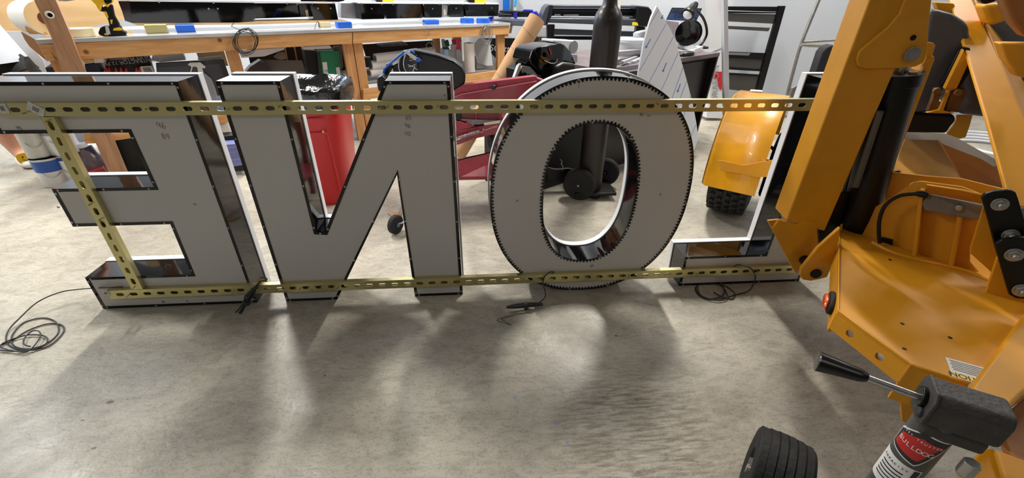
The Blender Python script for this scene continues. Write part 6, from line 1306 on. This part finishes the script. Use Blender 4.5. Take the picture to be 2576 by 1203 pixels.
K_ = list(B); E_ = [('pel', 'sp'), ('sp', 'ch'), ('ch', 'nk'), ('nk', 'hd0'), ('hd0', 'hd'), ('pel', 'hL'), ('hL', 'kL'), ('kL', 'cL'), ('cL', 'aL'), ('aL', 'tL'), ('pel', 'hR'), ('hR', 'kR'), ('kR', 'cR'), ('cR', 'aR'), ('aR', 'tR'), ('ch', 's1'), ('s1', 'e1'), ('e1', 'w1'), ('ch', 's2'), ('s2', 'e2'), ('e2', 'w2')]
vv = [B[k] for k in K_]; rr_ = [R_[k] for k in K_]; ee = [(K_.index(a), K_.index(c)) for a, c in E_]
for wn, dr in (('w1', V((.10, .05, -1))), ('w2', V((.05, .0, -1)))):
    w = V(B[wn]); dr = dr.normalized(); side = V((1, 0, 0)) if wn == 'w1' else V((1, 0, 0)); i0 = len(vv)
    vv.append(tuple(w+dr*.05)); rr_.append((.03, .02)); ee.append((K_.index(wn), i0))
    for k, (o_, L) in enumerate([(-.026, .066), (-.009, .076), (.009, .072), (.025, .056)]):
        a = w+dr*.088+side*o_; vv += [tuple(a), tuple(a+dr*L*.5+V((0, .006, 0))), tuple(a+dr*L*.95+V((0, .018, 0)))]; j = len(vv)-3
        rr_ += [.010, .009, .0075]; ee += [(i0, j), (j, j+1), (j+1, j+2)]
    a = w+dr*.05-side*.03; vv += [tuple(a), tuple(a+dr*.035-side*.018), tuple(a+dr*.06-side*.02)]; j = len(vv)-3; rr_ += [.011, .010, .008]; ee += [(i0, j), (j, j+1), (j+1, j+2)]
skin('body', vv, ee, rr_, M_SKIN, 0)
def er(x, y, z, rx, ry, wob=0, n=28): return [V((x+rx*cos(2*pi*k/n)*(1+wob*sin(5*2*pi*k/n+z*9)), y+ry*sin(2*pi*k/n)*(1+wob*cos(4*2*pi*k/n)), z)) for k in range(n)]
loft([er(PX, PY, 1.475, .07, .07), er(PX, PY, 1.45, .11, .16), er(PX, PY, 1.40, .135, .21), er(PX, PY, 1.3, .145, .20), er(PX+.005, PY, 1.12, .15, .19, .01), er(PX+.015, PY-.05, .92, .165, .235, .02), er(PX+.07, PY-.09, .70, .225, .28, .03), er(PX+.07, PY-.09, .705, .215, .27, .03)], (False, False)).build('shirt', M_SHIRT, PE_, auto=60)
for a_, c_ in (('s1', 'e1'), ('s2', 'e2')): MB().tube([V(B[a_])+UP*.03, V(B[a_]).lerp(V(B[c_]), .4), V(B[a_]).lerp(V(B[c_]), .85)], [.075, .072, .078], 18).build('sleeve', M_SHIRT, PE_, auto=60)
loft([er(PX, PY, .99, .14, .17), er(PX, PY, .88, .16, .18), er(PX+.01, PY-.01, .80, .15, .17)], (False, True)).build('shorts', M_SHORT, PE_, auto=60)
for a_, c_ in (('hL', 'kL'), ('hR', 'kR')): MB().tube([V(B[a_]).lerp(V(B[c_]), .08), V(B[a_]).lerp(V(B[c_]), .35), V(B[a_])  .lerp(V(B[c_]), .66)], [.07, .092, .108], 20).build('shorts_leg', M_SHORT, PE_, auto=60)
skin('hair', [(PX+.0, PY+.0, 1.70), (PX-.03, PY+.02, 1.62)], [(0, 1)], [.098, .088], mat('hair_brown', (70, 48, 34), .7), 0)
for s in (-1, 1):
    hc_ = V(B['hd'])+V((.088, -.045*1, .0))
    MB().lathe([(.001, -.008), (.011, -.002), (.011, .002)], V(B['hd'])+V((.082, -.035*s-.03, .005)), (-.8, .4, 0), 12).build('eye', M_WHITE, PE_, auto=60)
MB().tube([V(B['hd'])+V((.085, -.045, .0)), V(B['hd'])+V((.108, -.055, -.03))], [.010, .014], 10).build('nose', M_SKIN, PE_, auto=60)
MB().tube([V(B['hd'])+V((.085, -.07, -.055)), V(B['hd'])+V((.09, -.02, -.055))], .006, 8).build('mouth', mat('lips', (176, 100, 90)), PE_, auto=60)
def clog(c, d):
    c = V(c); d = V(d).normalized(); s = V((-d.y, d.x, 0)); rings = []
    for (t_, w, h0, h1) in [(-.11, .02, .01, .05), (-.10, .038, .004, .066), (-.05, .046, 0, .075), (.0, .05, 0, .085), (.06, .058, 0, .082), (.11, .056, .002, .066), (.145, .04, .006, .046), (.158, .015, .012, .03)]:
        rings.append([c+d*t_+s*w*cos(2*pi*k/16)+UP*((h0+h1)/2+(h1-h0)/2*sin(2*pi*k/16)) for k in range(16)])
    o = loft(rings).build('clog', mat('clog_white', (236, 232, 224), .5), PE_, auto=60); return o
ft = V((.75, -.66, 0))
clog((-1.80, 1.725, 0), ft); clog((-1.44, 1.69, 0), ft)
fcn = V((-1.80, 1.725, .055)) + V((.66, .75, 0)).normalized()*-.0 + V((CAM.x+1.8, CAM.y-1.72, 0)).normalized()*.062+ft.normalized()*.05+UP*.018
fn_ = V((CAM.x+1.8, CAM.y-1.72, .4)).normalized(); fx = UP.cross(fn_).normalized(); fy = fn_.cross(fx)
fo = fcn+fn_*.006
MB().prism([fo+fx*.046*abs(cos(a))**.6*(1 if cos(a) > 0 else -1)+fy*.036*abs(sin(a))**.6*(1 if sin(a) > 0 else -1) for a in [2*pi*k/24+.01 for k in range(24)]], fn_*.008).build('smiley_patch', mat('patch_yellow', (244, 196, 24), .4), PE_, .002)
for s in (-1, 1): MB().lathe([(.005, 0), (.005, .003)], fo+fn_*.0075+fx*.013*s+fy*.009, fn_, 12).build('patch_eye', M_INK, PE_)
MB().tube(smoothpath([fo+fn_*.009+fx*x+fy*y for x, y in [(-.02, -.006), (-.01, -.014), (0, -.016), (.01, -.014), (.02, -.006)]], 4), .0014, 6).build('patch_smile', M_INK, PE_, auto=60)
